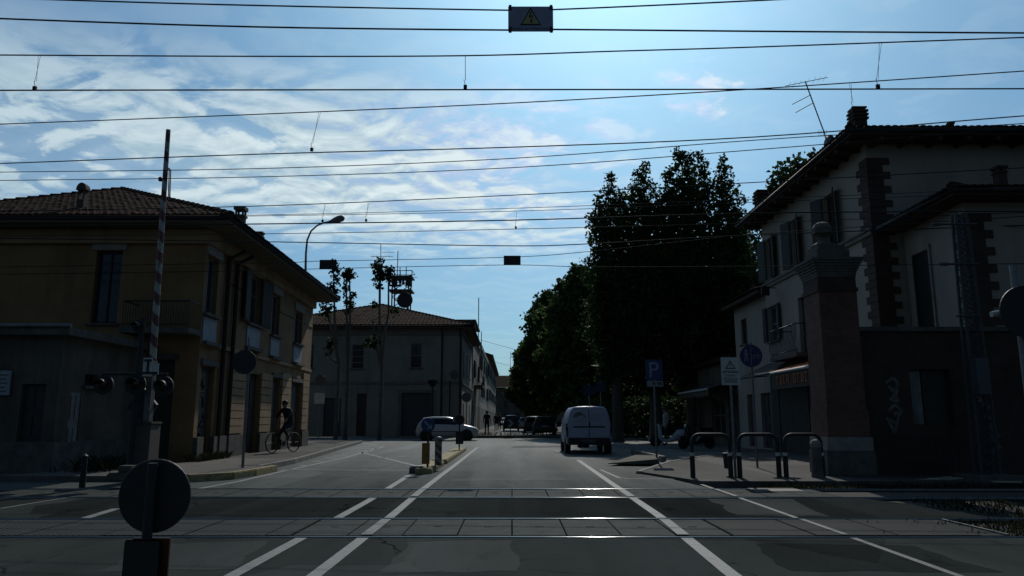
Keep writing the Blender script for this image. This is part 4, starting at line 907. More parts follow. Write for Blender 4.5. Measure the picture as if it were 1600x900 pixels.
# ================================================================== TREES
def leaf(mb, p, s, r):
    d = V((r.gauss(0, 1), r.gauss(0, 1), r.gauss(-.25, .8))).normalized(); u = d.cross(V((r.gauss(0, 1), r.gauss(0, 1), r.gauss(0, 1))))
    if u.length < .05: u = d.cross(V((1, 0, .3)))
    u.normalize(); w = d.cross(u) * s * .18; s2 = s * r.uniform(.7, 1.2)
    mb.add([p, p + d * s2 * .45 + u * s2 * .46 + w, p + d * s2, p + d * s2 * .45 - u * s2 * .46 + w], [(0, 1, 2), (0, 2, 3)])
def clump(mb, c, r_, n, s, r):
    for _ in range(n):
        o = V((r.gauss(0, 1), r.gauss(0, 1), r.gauss(0, .8))); o = o.normalized() * r_ * r.random() ** .45
        leaf(mb, c + o, s, r)
def tree(name, label, base, spires, trunk_r, seed, ls=.19, lpc=17, mat='leaf', group=None, dens=1.0):
    """spires: (px, ytop, zbottom, halfwidth in metres, Y)"""
    r = random.Random(seed); bx, by = base; t = thing(name, label, 'tree', (bx, by, 0), 0, group); tr = MB(); cr = MB()
    zs = [at(px, yt, Y).z for px, yt, zb, hw, Y in spires]; fork = max(1.6, min(s[2] for s in spires) + .4)
    tr.tube([(bx, by, -.1), (bx, by, .25), (bx + .05, by, fork * .6), (bx, by, fork + .2)], [trunk_r * 1.5, trunk_r * 1.1, trunk_r, trunk_r * .9], 10)
    for (px, yt, zb, hw, Y), zt in zip(spires, zs):
        top = at(px, yt, Y); x0 = top.x; pts = [V((bx, by, fork)), V(((bx * 2 + x0) / 3, (by * 2 + Y) / 3, fork + (zt - fork) * .12)), V(((bx + 2 * x0) / 3, (by + 2 * Y) / 3, fork + (zt - fork) * .35)), V((x0, Y, fork + (zt - fork) * .6)), V((x0, Y, zt - .3))]
        tr.tube(pts, [trunk_r * .55, trunk_r * .42, trunk_r * .3, trunk_r * .16, .015], 6)
        z = zt - .12; H = zt - zb; ph = r.uniform(0, 6)
        while z > zb:
            u = (zt - z) / H; R_ = hw * min(1, .2 + 1.3 * u ** .7) * (1 - .45 * max(0, (u - .75) / .25)) * (1 + .22 * math.sin(z * 2.1 + ph) + r.uniform(-.18, .18))
            k = max(2, int((2.5 + 8 * R_) * dens)); cx = x0 + (bx - x0) * max(0, u - .6) * 1.2
            for _ in range(k):
                a = r.uniform(0, 6.283); q = R_ * r.random() ** .5
                if r.random() < .06: q *= 1.25
                clump(cr, V((cx + math.cos(a) * q, Y + math.sin(a) * q, z + r.uniform(-.25, .25))), .2 + .28 * min(1, R_), lpc, ls, r)
            for _ in range(int(9 * R_ * R_) + 3 if R_ > .4 and u > .05 else 0): a = r.uniform(0, 6.283); q = R_ * .72 * r.random() ** .5; leaf(cr, V((cx + math.cos(a) * q, Y + math.sin(a) * q, z + r.uniform(-.2, .2))), min(max(.5, ls * 2.2), R_ * .8), r)
            if r.random() < .25 and R_ > .6:
                a = r.uniform(0, 6.283); e = V((cx + math.cos(a) * R_ * .9, Y + math.sin(a) * R_ * .9, z + .4)); tr.tube([V((cx, Y, z - .5)), e], [.04, .012], 5)
            z -= .42
    tr.build('trunk', 'trunk', t); cr.build('crown', mat, t); return t
G = 'plane trees on the right of the street'
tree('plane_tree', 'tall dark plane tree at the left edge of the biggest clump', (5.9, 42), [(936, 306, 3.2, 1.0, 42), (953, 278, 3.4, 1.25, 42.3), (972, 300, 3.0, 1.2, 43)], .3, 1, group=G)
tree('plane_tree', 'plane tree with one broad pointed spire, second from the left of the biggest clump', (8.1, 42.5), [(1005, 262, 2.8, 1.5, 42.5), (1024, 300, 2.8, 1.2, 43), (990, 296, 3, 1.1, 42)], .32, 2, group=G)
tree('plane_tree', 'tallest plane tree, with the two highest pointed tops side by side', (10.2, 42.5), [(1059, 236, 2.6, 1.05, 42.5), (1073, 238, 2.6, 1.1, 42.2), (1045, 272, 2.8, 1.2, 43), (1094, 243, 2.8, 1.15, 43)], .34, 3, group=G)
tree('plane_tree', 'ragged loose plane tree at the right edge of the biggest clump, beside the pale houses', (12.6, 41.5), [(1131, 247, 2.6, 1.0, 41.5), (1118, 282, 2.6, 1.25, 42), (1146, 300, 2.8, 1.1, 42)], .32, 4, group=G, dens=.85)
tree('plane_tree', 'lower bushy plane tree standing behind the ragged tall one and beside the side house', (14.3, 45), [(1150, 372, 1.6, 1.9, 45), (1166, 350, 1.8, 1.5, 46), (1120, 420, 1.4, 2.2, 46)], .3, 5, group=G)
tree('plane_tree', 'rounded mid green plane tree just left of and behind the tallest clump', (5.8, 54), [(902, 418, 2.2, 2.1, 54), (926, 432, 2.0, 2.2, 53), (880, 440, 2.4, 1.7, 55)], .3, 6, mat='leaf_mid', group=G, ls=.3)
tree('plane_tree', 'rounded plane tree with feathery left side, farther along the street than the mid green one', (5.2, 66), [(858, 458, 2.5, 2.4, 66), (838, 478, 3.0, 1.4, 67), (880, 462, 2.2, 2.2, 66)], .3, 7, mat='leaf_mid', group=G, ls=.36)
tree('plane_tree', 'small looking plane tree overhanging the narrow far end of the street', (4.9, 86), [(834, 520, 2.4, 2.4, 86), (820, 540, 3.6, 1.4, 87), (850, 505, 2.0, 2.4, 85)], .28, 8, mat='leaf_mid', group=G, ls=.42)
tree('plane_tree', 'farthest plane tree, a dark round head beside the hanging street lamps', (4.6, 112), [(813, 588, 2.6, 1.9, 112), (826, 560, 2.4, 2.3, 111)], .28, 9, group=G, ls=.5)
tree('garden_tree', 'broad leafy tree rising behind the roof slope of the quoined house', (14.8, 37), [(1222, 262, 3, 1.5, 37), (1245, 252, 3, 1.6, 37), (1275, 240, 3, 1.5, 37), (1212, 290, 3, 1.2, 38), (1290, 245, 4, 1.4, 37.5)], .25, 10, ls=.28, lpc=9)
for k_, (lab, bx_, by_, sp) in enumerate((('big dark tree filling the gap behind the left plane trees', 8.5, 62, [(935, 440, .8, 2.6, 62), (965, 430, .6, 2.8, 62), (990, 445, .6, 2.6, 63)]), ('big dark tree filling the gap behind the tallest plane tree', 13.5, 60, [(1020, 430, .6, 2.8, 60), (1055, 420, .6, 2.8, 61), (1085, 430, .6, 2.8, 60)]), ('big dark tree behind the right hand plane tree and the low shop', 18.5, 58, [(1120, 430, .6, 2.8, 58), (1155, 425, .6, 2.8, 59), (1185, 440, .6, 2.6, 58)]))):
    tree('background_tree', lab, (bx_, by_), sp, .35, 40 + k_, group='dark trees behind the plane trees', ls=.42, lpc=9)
# shrubs under the plane trees
def bush(label, c, r_, h, seed, mat='leaf', ls=.2):
    r = random.Random(seed); t = thing('shrub', label, 'shrub', c, 0, None); st = MB(); cr = MB()
    for i in range(7): a = r.uniform(0, 6.28); st.tube([V(c), V(c) + V((math.cos(a) * r_ * .5, math.sin(a) * r_ * .5, h * .75))], [.03, .01], 5)
    for i in range(int(90 * r_ * h)): o = V((r.gauss(0, .42) * r_, r.gauss(0, .42) * r_, r.uniform(.08, 1) * h)); clump(cr, V(c) + o, .2, 8, ls, r)
    st.build('stem', 'trunk', t); cr.build('foliage', mat, t)
bush('dark shrub filling the space under the left plane trees, behind the white van', (5.2, 46.5, .0), 1.6, 2.4, 21)
bush('broad dark shrub between the plane tree trunks, behind the parking sign', (8.9, 46.8, .0), 2.0, 2.6, 22)
bush('dark shrub at the right end of the plane trees, beside the low shop', (12.2, 45.5, 0), 1.7, 2.6, 23)
# pollards: bare poles with tufts of young leaves
def pollard(label, base_px, stems, Y, seed):
    r = random.Random(seed); bx = at(base_px, 640, Y).x; t = thing('pollard_tree', label, 'tree', (bx, Y, 0), 0, 'pollarded trees in front of the grey building'); tr = MB(); cr = MB()
    fz = at(base_px, stems[0][1], Y).z; tr.tube([(bx, Y, -.1), (bx, Y, .4), (bx + .04, Y, fz)], [.17, .13, .1], 9)
    for pts, fork, tufts in stems:
        pp = [V((bx, Y, fz - .3))] + [at(x, y, Y) for x, y in pts]; n = len(pp); tr.tube(pp, [.085 - .045 * i / (n - 1) for i in range(n)], 7)
        for x, y, rp in tufts:
            c = at(x, y, Y + r.uniform(-.2, .2)); rr = rp * 1.25 / 26
            for _ in range(max(5, int(rr * rr * 190))):
                o = V((r.gauss(0, .48), r.gauss(0, .48), r.gauss(0, .55))) * rr * 1.1; clump(cr, c + o, .13, 7, .17, r)
            if abs(x - pts[-1][0]) > 5: tr.tube([min(pp, key=lambda q: (q - c).length), c], [.03, .01], 5)
    tr.build('trunk', 'bark_pale', t); cr.build('crown', 'leaf_tuft', t)
pollard('pollarded tree with one slim bare stem, behind the left dark sign plate', 526, [([(523, 500), (522, 450), (521, 418)], 560, [(521, 420, 8), (526, 436, 5), (520, 450, 6), (524, 456, 4)]), ([(520, 520), (512, 492), (508, 484)], 560, [(509, 484, 8), (514, 486, 5)]), ([(516, 560), (514, 546)], 560, [(513, 546, 6), (518, 538, 5)])], 45, 31)
pollard('pollarded tree with two close upright stems and leaf tufts all along, centre of the three', 541, [([(542, 500), (541, 450), (541, 424)], 580, [(543, 428, 8), (548, 430, 6), (540, 450, 5), (541, 470, 5)]), ([(547, 505), (547, 460), (546, 430)], 580, [(549, 458, 4), (548, 474, 5), (544, 486, 4)])], 45.5, 32)
pollard('pollarded tree forking into two tall stems before the grey roof, rightmost of three', 594, [([(593, 500), (593, 450), (593, 412)], 570, [(594, 414, 8), (590, 424, 8), (597, 430, 6), (592, 436, 6), (590, 446, 4)]), ([(602, 515), (607, 490), (607, 430), (608, 420)], 570, [(609, 420, 5), (606, 432, 6), (604, 430, 4)]), ([(588, 540), (582, 500)], 570, [(584, 476, 4), (580, 533, 7), (616, 488, 5), (586, 536, 5)])], 45, 33)

# ================================================================== OVERHEAD LINES
WG = 'overhead wires across the road'
def overhead(label, pts, r=.008, drops=(), name='overhead_wire'):
    """pts: (px, py, Y). drops: (px top, py top, px bottom, py bottom, Y, double)"""
    P = [at(*p) for p in pts]; Q = []
    for i in range(len(P) - 1):          # smooth through the surveyed points
        p0, p1, p2, p3 = P[max(i - 1, 0)], P[i], P[i + 1], P[min(i + 2, len(P) - 1)]
        for k in range(6):
            t = k / 6; Q.append(.5 * ((2 * p1) + (p2 - p0) * t + (2 * p0 - 5 * p1 + 4 * p2 - p3) * t * t + (3 * p1 - p0 - 3 * p2 + p3) * t ** 3))
    Q.append(P[-1]); mid = Q[len(Q) // 2]
    t = thing(name, label, 'wire', mid, 0, WG); MB().tube(Q, r, 6).build('cable', 'wire', t)
    for a, b_, c, d, Y, dbl in drops:
        p, q = at(a, b_, Y), at(c, d, Y); m = MB()
        if dbl: m.tube([p, q + Z * .12 + V((.012, 0, 0))], .0028, 4); m.tube([p + V((.03, 0, 0)), q + Z * .12 + V((-.012, 0, 0))], .0028, 4)
        else: m.tube([p, q + Z * .12], .004, 5)
        m.tube([q + Z * .13 - V((.02, 0, 0)), q + Z * .05, ], .004, 4); m.cbox(q + Z * .025, (.045, .03, .055)); m.build('dropper', 'wire', t)
    return t
L_, R_ = -250, 1850
overhead('topmost wire in the picture, holding the upper edge of the near danger plate', [(L_, -12, 7.6), (100, 0, 7.6), (400, 8.5, 7.6), (795, 16, 7.6), (865, 15, 7.6), (1180, 1, 7.6), (R_, -32, 7.6)], .0085)
overhead('second wire from the top, holding the lower edge of the near danger plate', [(L_, 17, 7.6), (0, 29, 7.6), (400, 42, 7.6), (795, 47, 7.6), (865, 46, 7.6), (1200, 49, 7.6), (1600, 51.5, 7.6), (R_, 53, 7.6)], .0095)
overhead('third wire from the top, a messenger wire with three long droppers', [(L_, 85, 9.06), (0, 86, 9.06), (400, 88, 9.06), (727, 87, 9.06), (960, 80, 9.06), (1180, 73.5, 9.06), (1600, 58.5, 9.06), (R_, 49, 9.06)], .009,
         [(60, 86, 54, 141, 9.06, 1), (727, 87, 727, 139, 9.06, 0), (1374, 67, 1372, 138, 9.06, 1)])
overhead('level contact wire that the three long droppers hang down to', [(L_, 141.5, 9.06), (400, 140.5, 9.06), (800, 140, 9.06), (1200, 139.5, 9.06), (R_, 138, 9.06)], .0095)
overhead('slanting messenger wire that rises to the right and crosses the level contact wire', [(L_, 204, 12.1), (0, 194, 11.9), (400, 178.7, 11.5), (800, 161, 11.05), (1180, 139, 10.65), (1600, 111, 10.2), (R_, 94, 9.95)], .0085,
         [(498, 176, 487, 236, 11.4, 1), (1327, 131, 1333, 172, 10.5, 1)])
overhead('slanting contact wire under the slanting messenger, ending above the chimney of the quoined house', [(L_, 264, 12.1), (0, 255.5, 11.9), (400, 241, 11.5), (800, 230, 11.05), (1180, 214, 10.65), (1600, 181, 10.2), (R_, 164, 9.95)], .009)
overhead('thin upper feeder of the pair that crosses the left barrier boom', [(L_, 274, 14.6), (0, 269, 14.4), (400, 263.5, 13.8), (800, 247.5, 13.1), (1180, 219, 12.5), (1600, 193, 11.9), (R_, 178, 11.6)], .008)
overhead('thin lower feeder of the pair that crosses the left barrier boom', [(L_, 286, 15.2), (0, 282, 14.95), (400, 276.5, 14.2), (800, 262, 13.5), (1180, 234, 12.7), (1600, 200, 12), (R_, 182, 11.7)], .008)
overhead('messenger wire with two short beaded droppers left of the centre', [(L_, 334, 16.4), (0, 330, 16.3), (400, 322, 16), (800, 305, 15.7), (1180, 285, 15.3), (1600, 262, 14.9), (R_, 249, 14.7)], .01,
         [(507, 319, 504, 347, 15.9, 1), (575, 317, 572, 346, 15.9, 1)])
overhead('thick contact wire passing just over the curved street lamp', [(L_, 355, 16.4), (0, 353, 16.3), (400, 350, 16), (800, 344, 15.7), (1180, 333, 15.3), (1600, 330, 14.9), (R_, 330, 14.7)], .0135)
overhead('upper thin wire of the close pair between the messenger and the thick contact wire', [(L_, 344, 17.5), (400, 336, 17.5), (800, 325.5, 17.2), (1180, 311, 16.9), (1600, 294, 16.4), (R_, 282, 16.2)], .007)
overhead('lower thin wire of the close pair, with one short dropper right of the centre', [(L_, 347, 17.6), (400, 337.5, 17.6), (800, 330, 17.3), (1180, 316, 17), (1600, 300, 16.5), (R_, 288, 16.2)], .007, [(807, 331, 806, 357, 17.3, 0)])
overhead('plain thin wire just below the thick contact wire', [(L_, 371, 17.5), (400, 365.5, 17.5), (800, 358, 17.3), (1180, 348, 17), (1600, 332, 16.5), (R_, 322, 16.2)], .008)
overhead('thick wire across the lower sky, above the tufts of the pollarded trees', [(L_, 369, 19.2), (400, 377.5, 19.2), (780, 384, 19), (920, 381, 18.9), (1160, 368, 18.7), (1600, 352, 16.9), (R_, 343, 16.6)], .013)
overhead('wire holding the upper edges of the two far dark plates', [(L_, 421, 20.2), (400, 411, 20.2), (500, 408, 20.2), (790, 402, 20.2), (920, 393, 19.9), (1180, 366, 19.2), (1600, 338, 16.3), (R_, 320, 16)], .009)
overhead('lowest wire, holding the lower edges of the two far dark plates', [(L_, 432, 20.2), (400, 423, 20.2), (500, 420, 20.2), (790, 414, 20.2), (920, 417, 19.9), (1180, 416, 19.2), (1600, 412, 16.3), (R_, 410, 16)], .009)
# danger plate over the near track
p0, p1 = at(794, 50, 7.6), at(864, 11, 7.6); t = thing('danger_plate', 'high voltage warning plate with a yellow triangle, hung on the two topmost wires', 'sign', ((p0.x + p1.x) / 2, 7.6, p0.z))
x0, x1, z0, z1 = p0.x, p1.x, p0.z, p1.z
MB().box((x0, 7.585, z0), (x1, 7.597, z1)).build('plate', 'hv_panel', t, bevel=.003)
cx = (x0 + x1) / 2; tz0, tz1 = z0 + (z1 - z0) * .24, z0 + (z1 - z0) * .95; hw = .117
MB().slab([(cx - hw, 7.5845, tz0), (cx + hw, 7.5845, tz0), (cx, 7.5845, tz1)], (0, -.002, 0)).build('triangle_border', 'black', t)
MB().slab([(cx - hw * .82, 7.582, tz0 + .015), (cx + hw * .82, 7.582, tz0 + .015), (cx, 7.582, tz1 - .03)], (0, -.002, 0)).build('triangle', 'sign_yellow', t)
bz = tz0 + .03; bh = (tz1 - tz0) * .62; B_ = lambda u, v: V((cx + u * .05, 7.5795, bz + v * bh)); bo = MB()
bo.slab([B_(-.05, 1), B_(.22, 1), B_(-.12, .56), B_(-.42, .5)], (0, -.0015, 0)); bo.slab([B_(-.42, .5), B_(-.3, .42), B_(.45, .62), B_(.3, .7)], (0, -.0021, 0)); bo.slab([B_(.3, .66), B_(.5, .62), B_(.22, .12), B_(.05, .12)], (0, -.0027, 0)); bo.slab([B_(-.12, .18), B_(.42, .2), B_(.12, -.06)], (0, -.0033, 0)); bo.build('lightning_bolt', 'black', t)
tx, w_ = text_mb('LINEA IN TENSIONE', .044, (0, 0, 0), (1, 0, 0), (0, 0, 1), 0); k = (x1 - x0 - .09) / w_
tx, w_ = text_mb('LINEA IN TENSIONE', .044, (x0 + .045, 7.5835, z0 + .014), (1, 0, 0), (0, 0, 1), .0, k); tx.build('lettering', 'black', t)
for x in (x0 + .022, x1 - .022):
    for z in (z0 + .03, z1 - .01): MB().box((x - .016, 7.575, z - .035), (x + .016, 7.61, z + .022)).tube([(x - .02, 7.6, z), (x + .02, 7.6, z)], .013, 6).build('clamp', 'metal_dark', t)
for (l, tp, r_, b_, lab) in ((499, 406, 526, 421, 'small dark plate back hung on the far wires over the left roofs'), (787, 399.5, 813.5, 414.5, 'small dark plate back hung on the far wires over the middle of the road')):
    p0, p1 = at(l, b_, 20.2), at(r_, tp, 20.2); t = thing('danger_plate', lab, 'sign', ((p0.x + p1.x) / 2, 20.2, p0.z)); MB().box((p0.x, 20.188, p0.z), (p1.x, 20.2, p1.z)).build('plate', 'metal_dark', t, bevel=.003)
    for x in (p0.x + .03, p1.x - .03):
        for z in (p0.z + .04, p1.z - .03): MB().box((x - .016, 20.17, z - .03), (x + .016, 20.187, z + .02)).build('clamp', 'metal_dark', t)

# ================================================================== STREET FURNITURE
# lattice mast carrying the wires at the right
t = thing('lattice_mast', 'slim grey lattice steel mast with wire brackets in front of the brick boundary wall', 'mast', (9.85, 15.75, 0)); mb = MB(); zt = at(1475, 335, 15.75).z; bx, by = 9.85, 15.75; w0, w1 = .2, .12
cn = [(-1, -1), (1, -1), (1, 1), (-1, 1)]
for sx, sy in cn: mb.tube([(bx + sx * w0, by + sy * w0 * .6, 0), (bx + sx * w1, by + sy * w1 * .6, zt)], .033, 5)
k = 24
for i in range(k):
    a, c = i / k, (i + 1) / k; wa, wc = w0 + (w1 - w0) * a, w0 + (w1 - w0) * c
    for s in (-1, 1):
        mb.tube([(bx - wa, by + s * wa * .6, zt * a), (bx + wc, by + s * wc * .6, zt * c)], .011, 4); mb.tube([(bx + wa, by + s * wa * .6, zt * a), (bx - wc, by + s * wc * .6, zt * c)], .011, 4)
mb.build('lattice', 'mast', t); MB().box((bx - .5, by - .45, -.05), (bx + .5, by + .45, .12)).build('footing', 'stone', t, bevel=.02)
br = MB()
for z, l in ((zt - .25, .5), (zt * .8, .42), (zt * .6, .36)): br.tube([(bx - l, by - .1, z), (bx + l * .6, by - .1, z)], .025, 5)
br.build('bracket', 'mast', t); ins = MB()
for z, l in ((zt - .25, .5), (zt * .8, .42)):
    for j in range(4): ins.lathe((bx - l - .02 - j * .05, by - .1, z), [(.025, -.02), (.05, 0), (.025, .02)], 10, (1, 0, 0))
ins.build('insulator', 'stone', t); MB().box((bx - .26, by - .42, 1.75), (bx + .02, by - .2, 2.5)).build('cabinet', 'sign_grey', t, bevel=.01)
# three hoop barriers on the right pavement
def hoop(label, x0, x1, y, h):
    t = thing('hoop_barrier', label, 'barrier', ((x0 + x1) / 2, y, .05), 0, 'hoop barriers on the right pavement'); r = .17; pts = [(x0, y, .05), (x0, y, h - r)]
    pts += [(x0 + r - math.cos(a) * r, y, h - r + math.sin(a) * r) for a in [math.pi / 2 * i / 6 for i in range(1, 7)]]; pts += [(x1 - r + math.sin(a) * r, y, h - r + math.cos(a) * r) for a in [math.pi / 2 * i / 6 for i in range(0, 7)]] + [(x1, y, .05)]
    MB().tube(pts, .038, 10).build('hoop', 'metal_dark', t); bd_ = MB()
    for x in (x0, x1): MB().tube([(x, y, .05), (x, y, h * .52)], .052, 10).build('sleeve', 'black', t); bd_.tube([(x, y, h * .53), (x, y, h * .6)], .046, 10)
    bd_.build('reflective_band', 'sign_white', t)
hoop('dark tubular hoop barrier left of the white warning sign post', at(1081, 700, 15.9).x, at(1140, 700, 15.9).x, 15.9, .93)
hoop('dark tubular hoop barrier between the white warning sign post and the gate pillar side', at(1154, 700, 15.9).x, at(1215, 700, 15.9).x, 15.9, .93)
hoop('dark tubular hoop barrier touching the foot of the brick gate pillar', at(1226, 700, 15.9).x, at(1283, 700, 15.9).x, 15.9, .93)
def sgn(t, pole_xy, zt, r=.03, mat='galv', z0=.05): return MB().tube([(*pole_xy, z0), (*pole_xy, zt)], r, 9).build('pole', mat, t)
# white warning sign
c = at(1141.5, 580, 16.1); t = thing('warning_sign', 'white warning sign with a black triangle and small print, among the hoop barriers', 'sign', (c.x, 16.1, .05)); sgn(t, (c.x + .01, 16.16), c.z + .25)
MB().box((c.x - .2, 16.1, c.z - .3), (c.x + .2, 16.115, c.z + .3)).build('plate', 'sign_white', t, bevel=.004); y = 16.098
MB().slab([(c.x - .11, y, c.z + .05), (c.x + .11, y, c.z + .05), (c.x, y, c.z + .24)], (0, -.002, 0)).build('triangle_border', 'black', t); MB().slab([(c.x - .075, y - .003, c.z + .07), (c.x + .075, y - .003, c.z + .07), (c.x, y - .003, c.z + .2)], (0, -.002, 0)).build('triangle', 'sign_white', t)
mk_ = MB(); mk_.box((c.x - .008, y - .007, c.z + .1), (c.x + .008, y - .0055, c.z + .165)); mk_.box((c.x - .008, y - .007, c.z + .078), (c.x + .008, y - .0055, c.z + .092)); mk_.build('exclamation_mark', 'black', t)
ln = MB(); r = random.Random(5)
for i, (z, w, h) in enumerate([(-.0, .16, .012), (-.035, .17, .026), (-.085, .15, .014), (-.11, .12, .014), (-.15, .16, .012), (-.175, .15, .012), (-.2, .16, .012), (-.225, .13, .012), (-.25, .15, .012)]):
    x = c.x - w
    while x < c.x + w - .01: l = min(r.uniform(.02, .07), c.x + w - x); ln.box((x, y - .002, c.z + z), (x + l, y - .0005, c.z + z + h)); x += l + .012
ln.build('printed_line', 'sign_grey', t)
# parking sign
c = at(1021, 578, 21.4); t = thing('parking_sign', 'blue parking sign with a white P and a small white plate under it', 'sign', (c.x, 21.4, .05)); sgn(t, (c.x + .02, 21.45), c.z + .3)
p0, p1 = at(1009, 594, 21.4), at(1034.5, 562, 21.4); MB().box((p0.x, 21.385, p0.z), (p1.x, 21.4, p1.z)).build('plate', 'sign_blue', t, bevel=.006)
tx, w_ = text_mb('P', .62, (p0.x + .07, 21.383, p0.z + .09), (1, 0, 0), (0, 0, 1), 0, 1.0); tx.build('letter', 'sign_dim', t)
q0, q1 = at(1011, 604, 21.4), at(1036, 595, 21.4); s_ = MB().box((q0.x, 21.385, q0.z), (q1.x, 21.4, q1.z)).build('lower_plate', 'sign_dim', t); W_ = q1.x - q0.x; Hh = q1.z - q0.z; mk_ = MB()
for a, b_ in ((.36, .44), (.47, .5), (.64, .72), (.75, .79), (.83, .92)): mk_.box((q0.x + W_ * a, 21.381, q0.z + Hh * .25), (q0.x + W_ * b_, 21.384, q0.z + Hh * .8))
mk_.build('printed_mark', 'black', s_)
# blue round path sign
c = at(1173.5, 556, 19.0); t = thing('path_sign', 'round blue sign with a white walking figure, on a tall pole before the pale house', 'sign', (c.x, 19, .05)); sgn(t, (c.x + .02, 19.05), c.z + .35, .028); MB().disc((c.x, 19, c.z), .29, (0, 1, 0), .012, 36).build('plate', 'sign_blue', t)
y = 18.992; fg = MB(); X0 = c.x - .13; fg.disc((X0, y, c.z + .14), .03, (0, 1, 0), .003, 14)
def bar(mb, a, b_, w, yy):
    a, b_ = V((a[0], yy, a[1])), V((b_[0], yy, b_[1])); d = (b_ - a); m_ = V((d.z, 0, -d.x)).normalized() * w / 2; mb.slab([a - m_, a + m_, b_ + m_, b_ - m_], V((0, -.003, 0)))
bar(fg, (X0, c.z + .11), (X0, c.z), .05, y - .0005); bar(fg, (X0, c.z + .01), (X0 + .05, c.z - .13), .028, y - .001); bar(fg, (X0, c.z + .01), (X0 - .045, c.z - .13), .028, y - .0015); bar(fg, (X0, c.z + .09), (X0 + .06, c.z + .02), .02, y - .002); bar(fg, (X0, c.z + .09), (X0 - .055, c.z + .03), .02, y - .0025); fg.build('walking_figure', 'sign_dim', t)
fg = MB(); X1 = c.x + .13; bar(fg, (c.x, c.z + .24), (c.x, c.z - .24), .015, y - .001)
for s in (-.065, .065):
    for k in range(14): a0, a1 = 6.283 * k / 14, 6.283 * (k + 1) / 14; bar(fg, (X1 + s + math.cos(a0) * .042, c.z - .03 + math.sin(a0) * .042), (X1 + s + math.cos(a1) * .042, c.z - .03 + math.sin(a1) * .042), .01, y - .0005 - .0001 * k)
bar(fg, (X1 - .065, c.z - .03), (X1 - .02, c.z + .04), .01, y - .003); bar(fg, (X1 - .02, c.z + .04), (X1 + .05, c.z + .04), .01, y - .0035); bar(fg, (X1 + .065, c.z - .03), (X1 + .04, c.z + .07), .01, y - .004); fg.build('cycle_symbol', 'sign_dim', t)
# bin by the post, bollard by the pillar
p0, p1 = at(1131, 732, 16.3), at(1146, 708, 16.3); t = thing('litter_bin', 'small dark litter bin strapped to the white warning sign post', 'bin', ((p0.x + p1.x) / 2 - .06, 16.3, p0.z)); MB().lathe((p0.x + .1, 16.3, p0.z), [(.09, 0), (.11, .3), (.115, .32), (.1, .33)], 14).build('bucket', 'black', t); MB().tube([(p0.x + .1, 16.2, p0.z + .31), (p0.x + .1, 16.2, p0.z + .36), (p0.x + .1, 16.4, p0.z + .36), (p0.x + .1, 16.4, p0.z + .31)], .01, 5).build('handle', 'metal_dark', t)
p = gnd(1278, 746, .05); t = thing('bollard', 'pale capped stone bollard at the foot of the gate pillar', 'bollard', p); MB().lathe(p, [(.13, 0), (.12, .1), (.105, .55), (.11, .62)], 16).build('post', 'stone', t); MB().lathe(p + Z * .621, [(.112, 0), (.115, .08), (.08, .14), (.0, .17)], 16).build('cap', 'stone_pale', t)
# low bits at the foot of the mast
for i, (px, py, lab) in enumerate(((1491, 741, 'short grey stub post left of the lattice mast foot'), (1502, 744, 'short pale topped stub post at the lattice mast foot'), (1534, 743, 'short stub post right of the lattice mast foot'))):
    p = gnd(px, py); tag(MB().lathe(p, [(.045, 0), (.045, .3), (.05, .31), (.03, .35), (0, .355)], 10).build('stub_post', 'stone_pale', loc=p), lab, 'post', 'stub posts at the mast')
p = gnd(1487, 753); mb = MB(); mb.slab([p + V(q) for q in ((-.75, -.05, .03), (-.1, -.12, .05), (.25, .02, .06), (.2, .25, .05), (-.3, .2, .04))], V((0, 0, .02))); mb.slab([p + V(q) for q in ((-.5, .0, .053), (.0, -.04, .08), (.1, .16, .075))], V((0, 0, .02))); tag(mb.build('broken_board', 'debris', loc=p), 'pale broken board lying on the dirt below the lattice mast', 'board')
p = gnd(1552, 755); mb = MB(); mb.obox(p + V((-.12, -.1, .02)), (.5, -.2, .01), (.02, .09, 0), (0, 0, .03)); tag(mb.build('wood_offcut', 'debris', loc=p), 'small pale wood offcut on the dirt right of the broken board', 'board')
# railing in front of the wall gate
y = 16.3; x0, x1 = at(1408, 690, y).x, at(1496, 690, y).x; t = thing('low_railing', 'low dark metal railing in front of the gate in the brick wall', 'railing', ((x0 + x1) / 2, y, 0)); mb = MB()
for z in (.35, .85): mb.tube([(x0, y, z), (x1, y, z)], .018, 6)
mb.build('rail', 'metal_dark', t); mb = MB()
for i in range(9): x = x0 + (x1 - x0) * i / 8; mb.tube([(x, y, -.02), (x, y, .9)], .016, 6)
mb.build('upright', 'metal_dark', t)
# hooded crossing signal cut by the right edge of the picture
c = at(1604, 487, 8.6); t = thing('crossing_signal', 'black round signal disc with a pale horn, cut by the right edge of the picture', 'signal', (c.x + .05, 8.75, -.05)); MB().tube([(c.x + .05, 8.8, -.1), (c.x + .05, 8.8, c.z + .6)], .05, 10).build('pole', 'galv', t); MB().lathe((c.x, 8.6, c.z), [(.31, 0), (.31, .02), (.14, .05), (.13, .14), (0, .15)], 32, (0, 1, 0)).build('disc', 'black', t)
h0 = at(1549, 491, 8.75); MB().tube([(h0.x, 8.75, h0.z), (h0.x + .35, 8.75, h0.z + .04)], [.035, .045], 10).build('horn', 'sign_white', t)

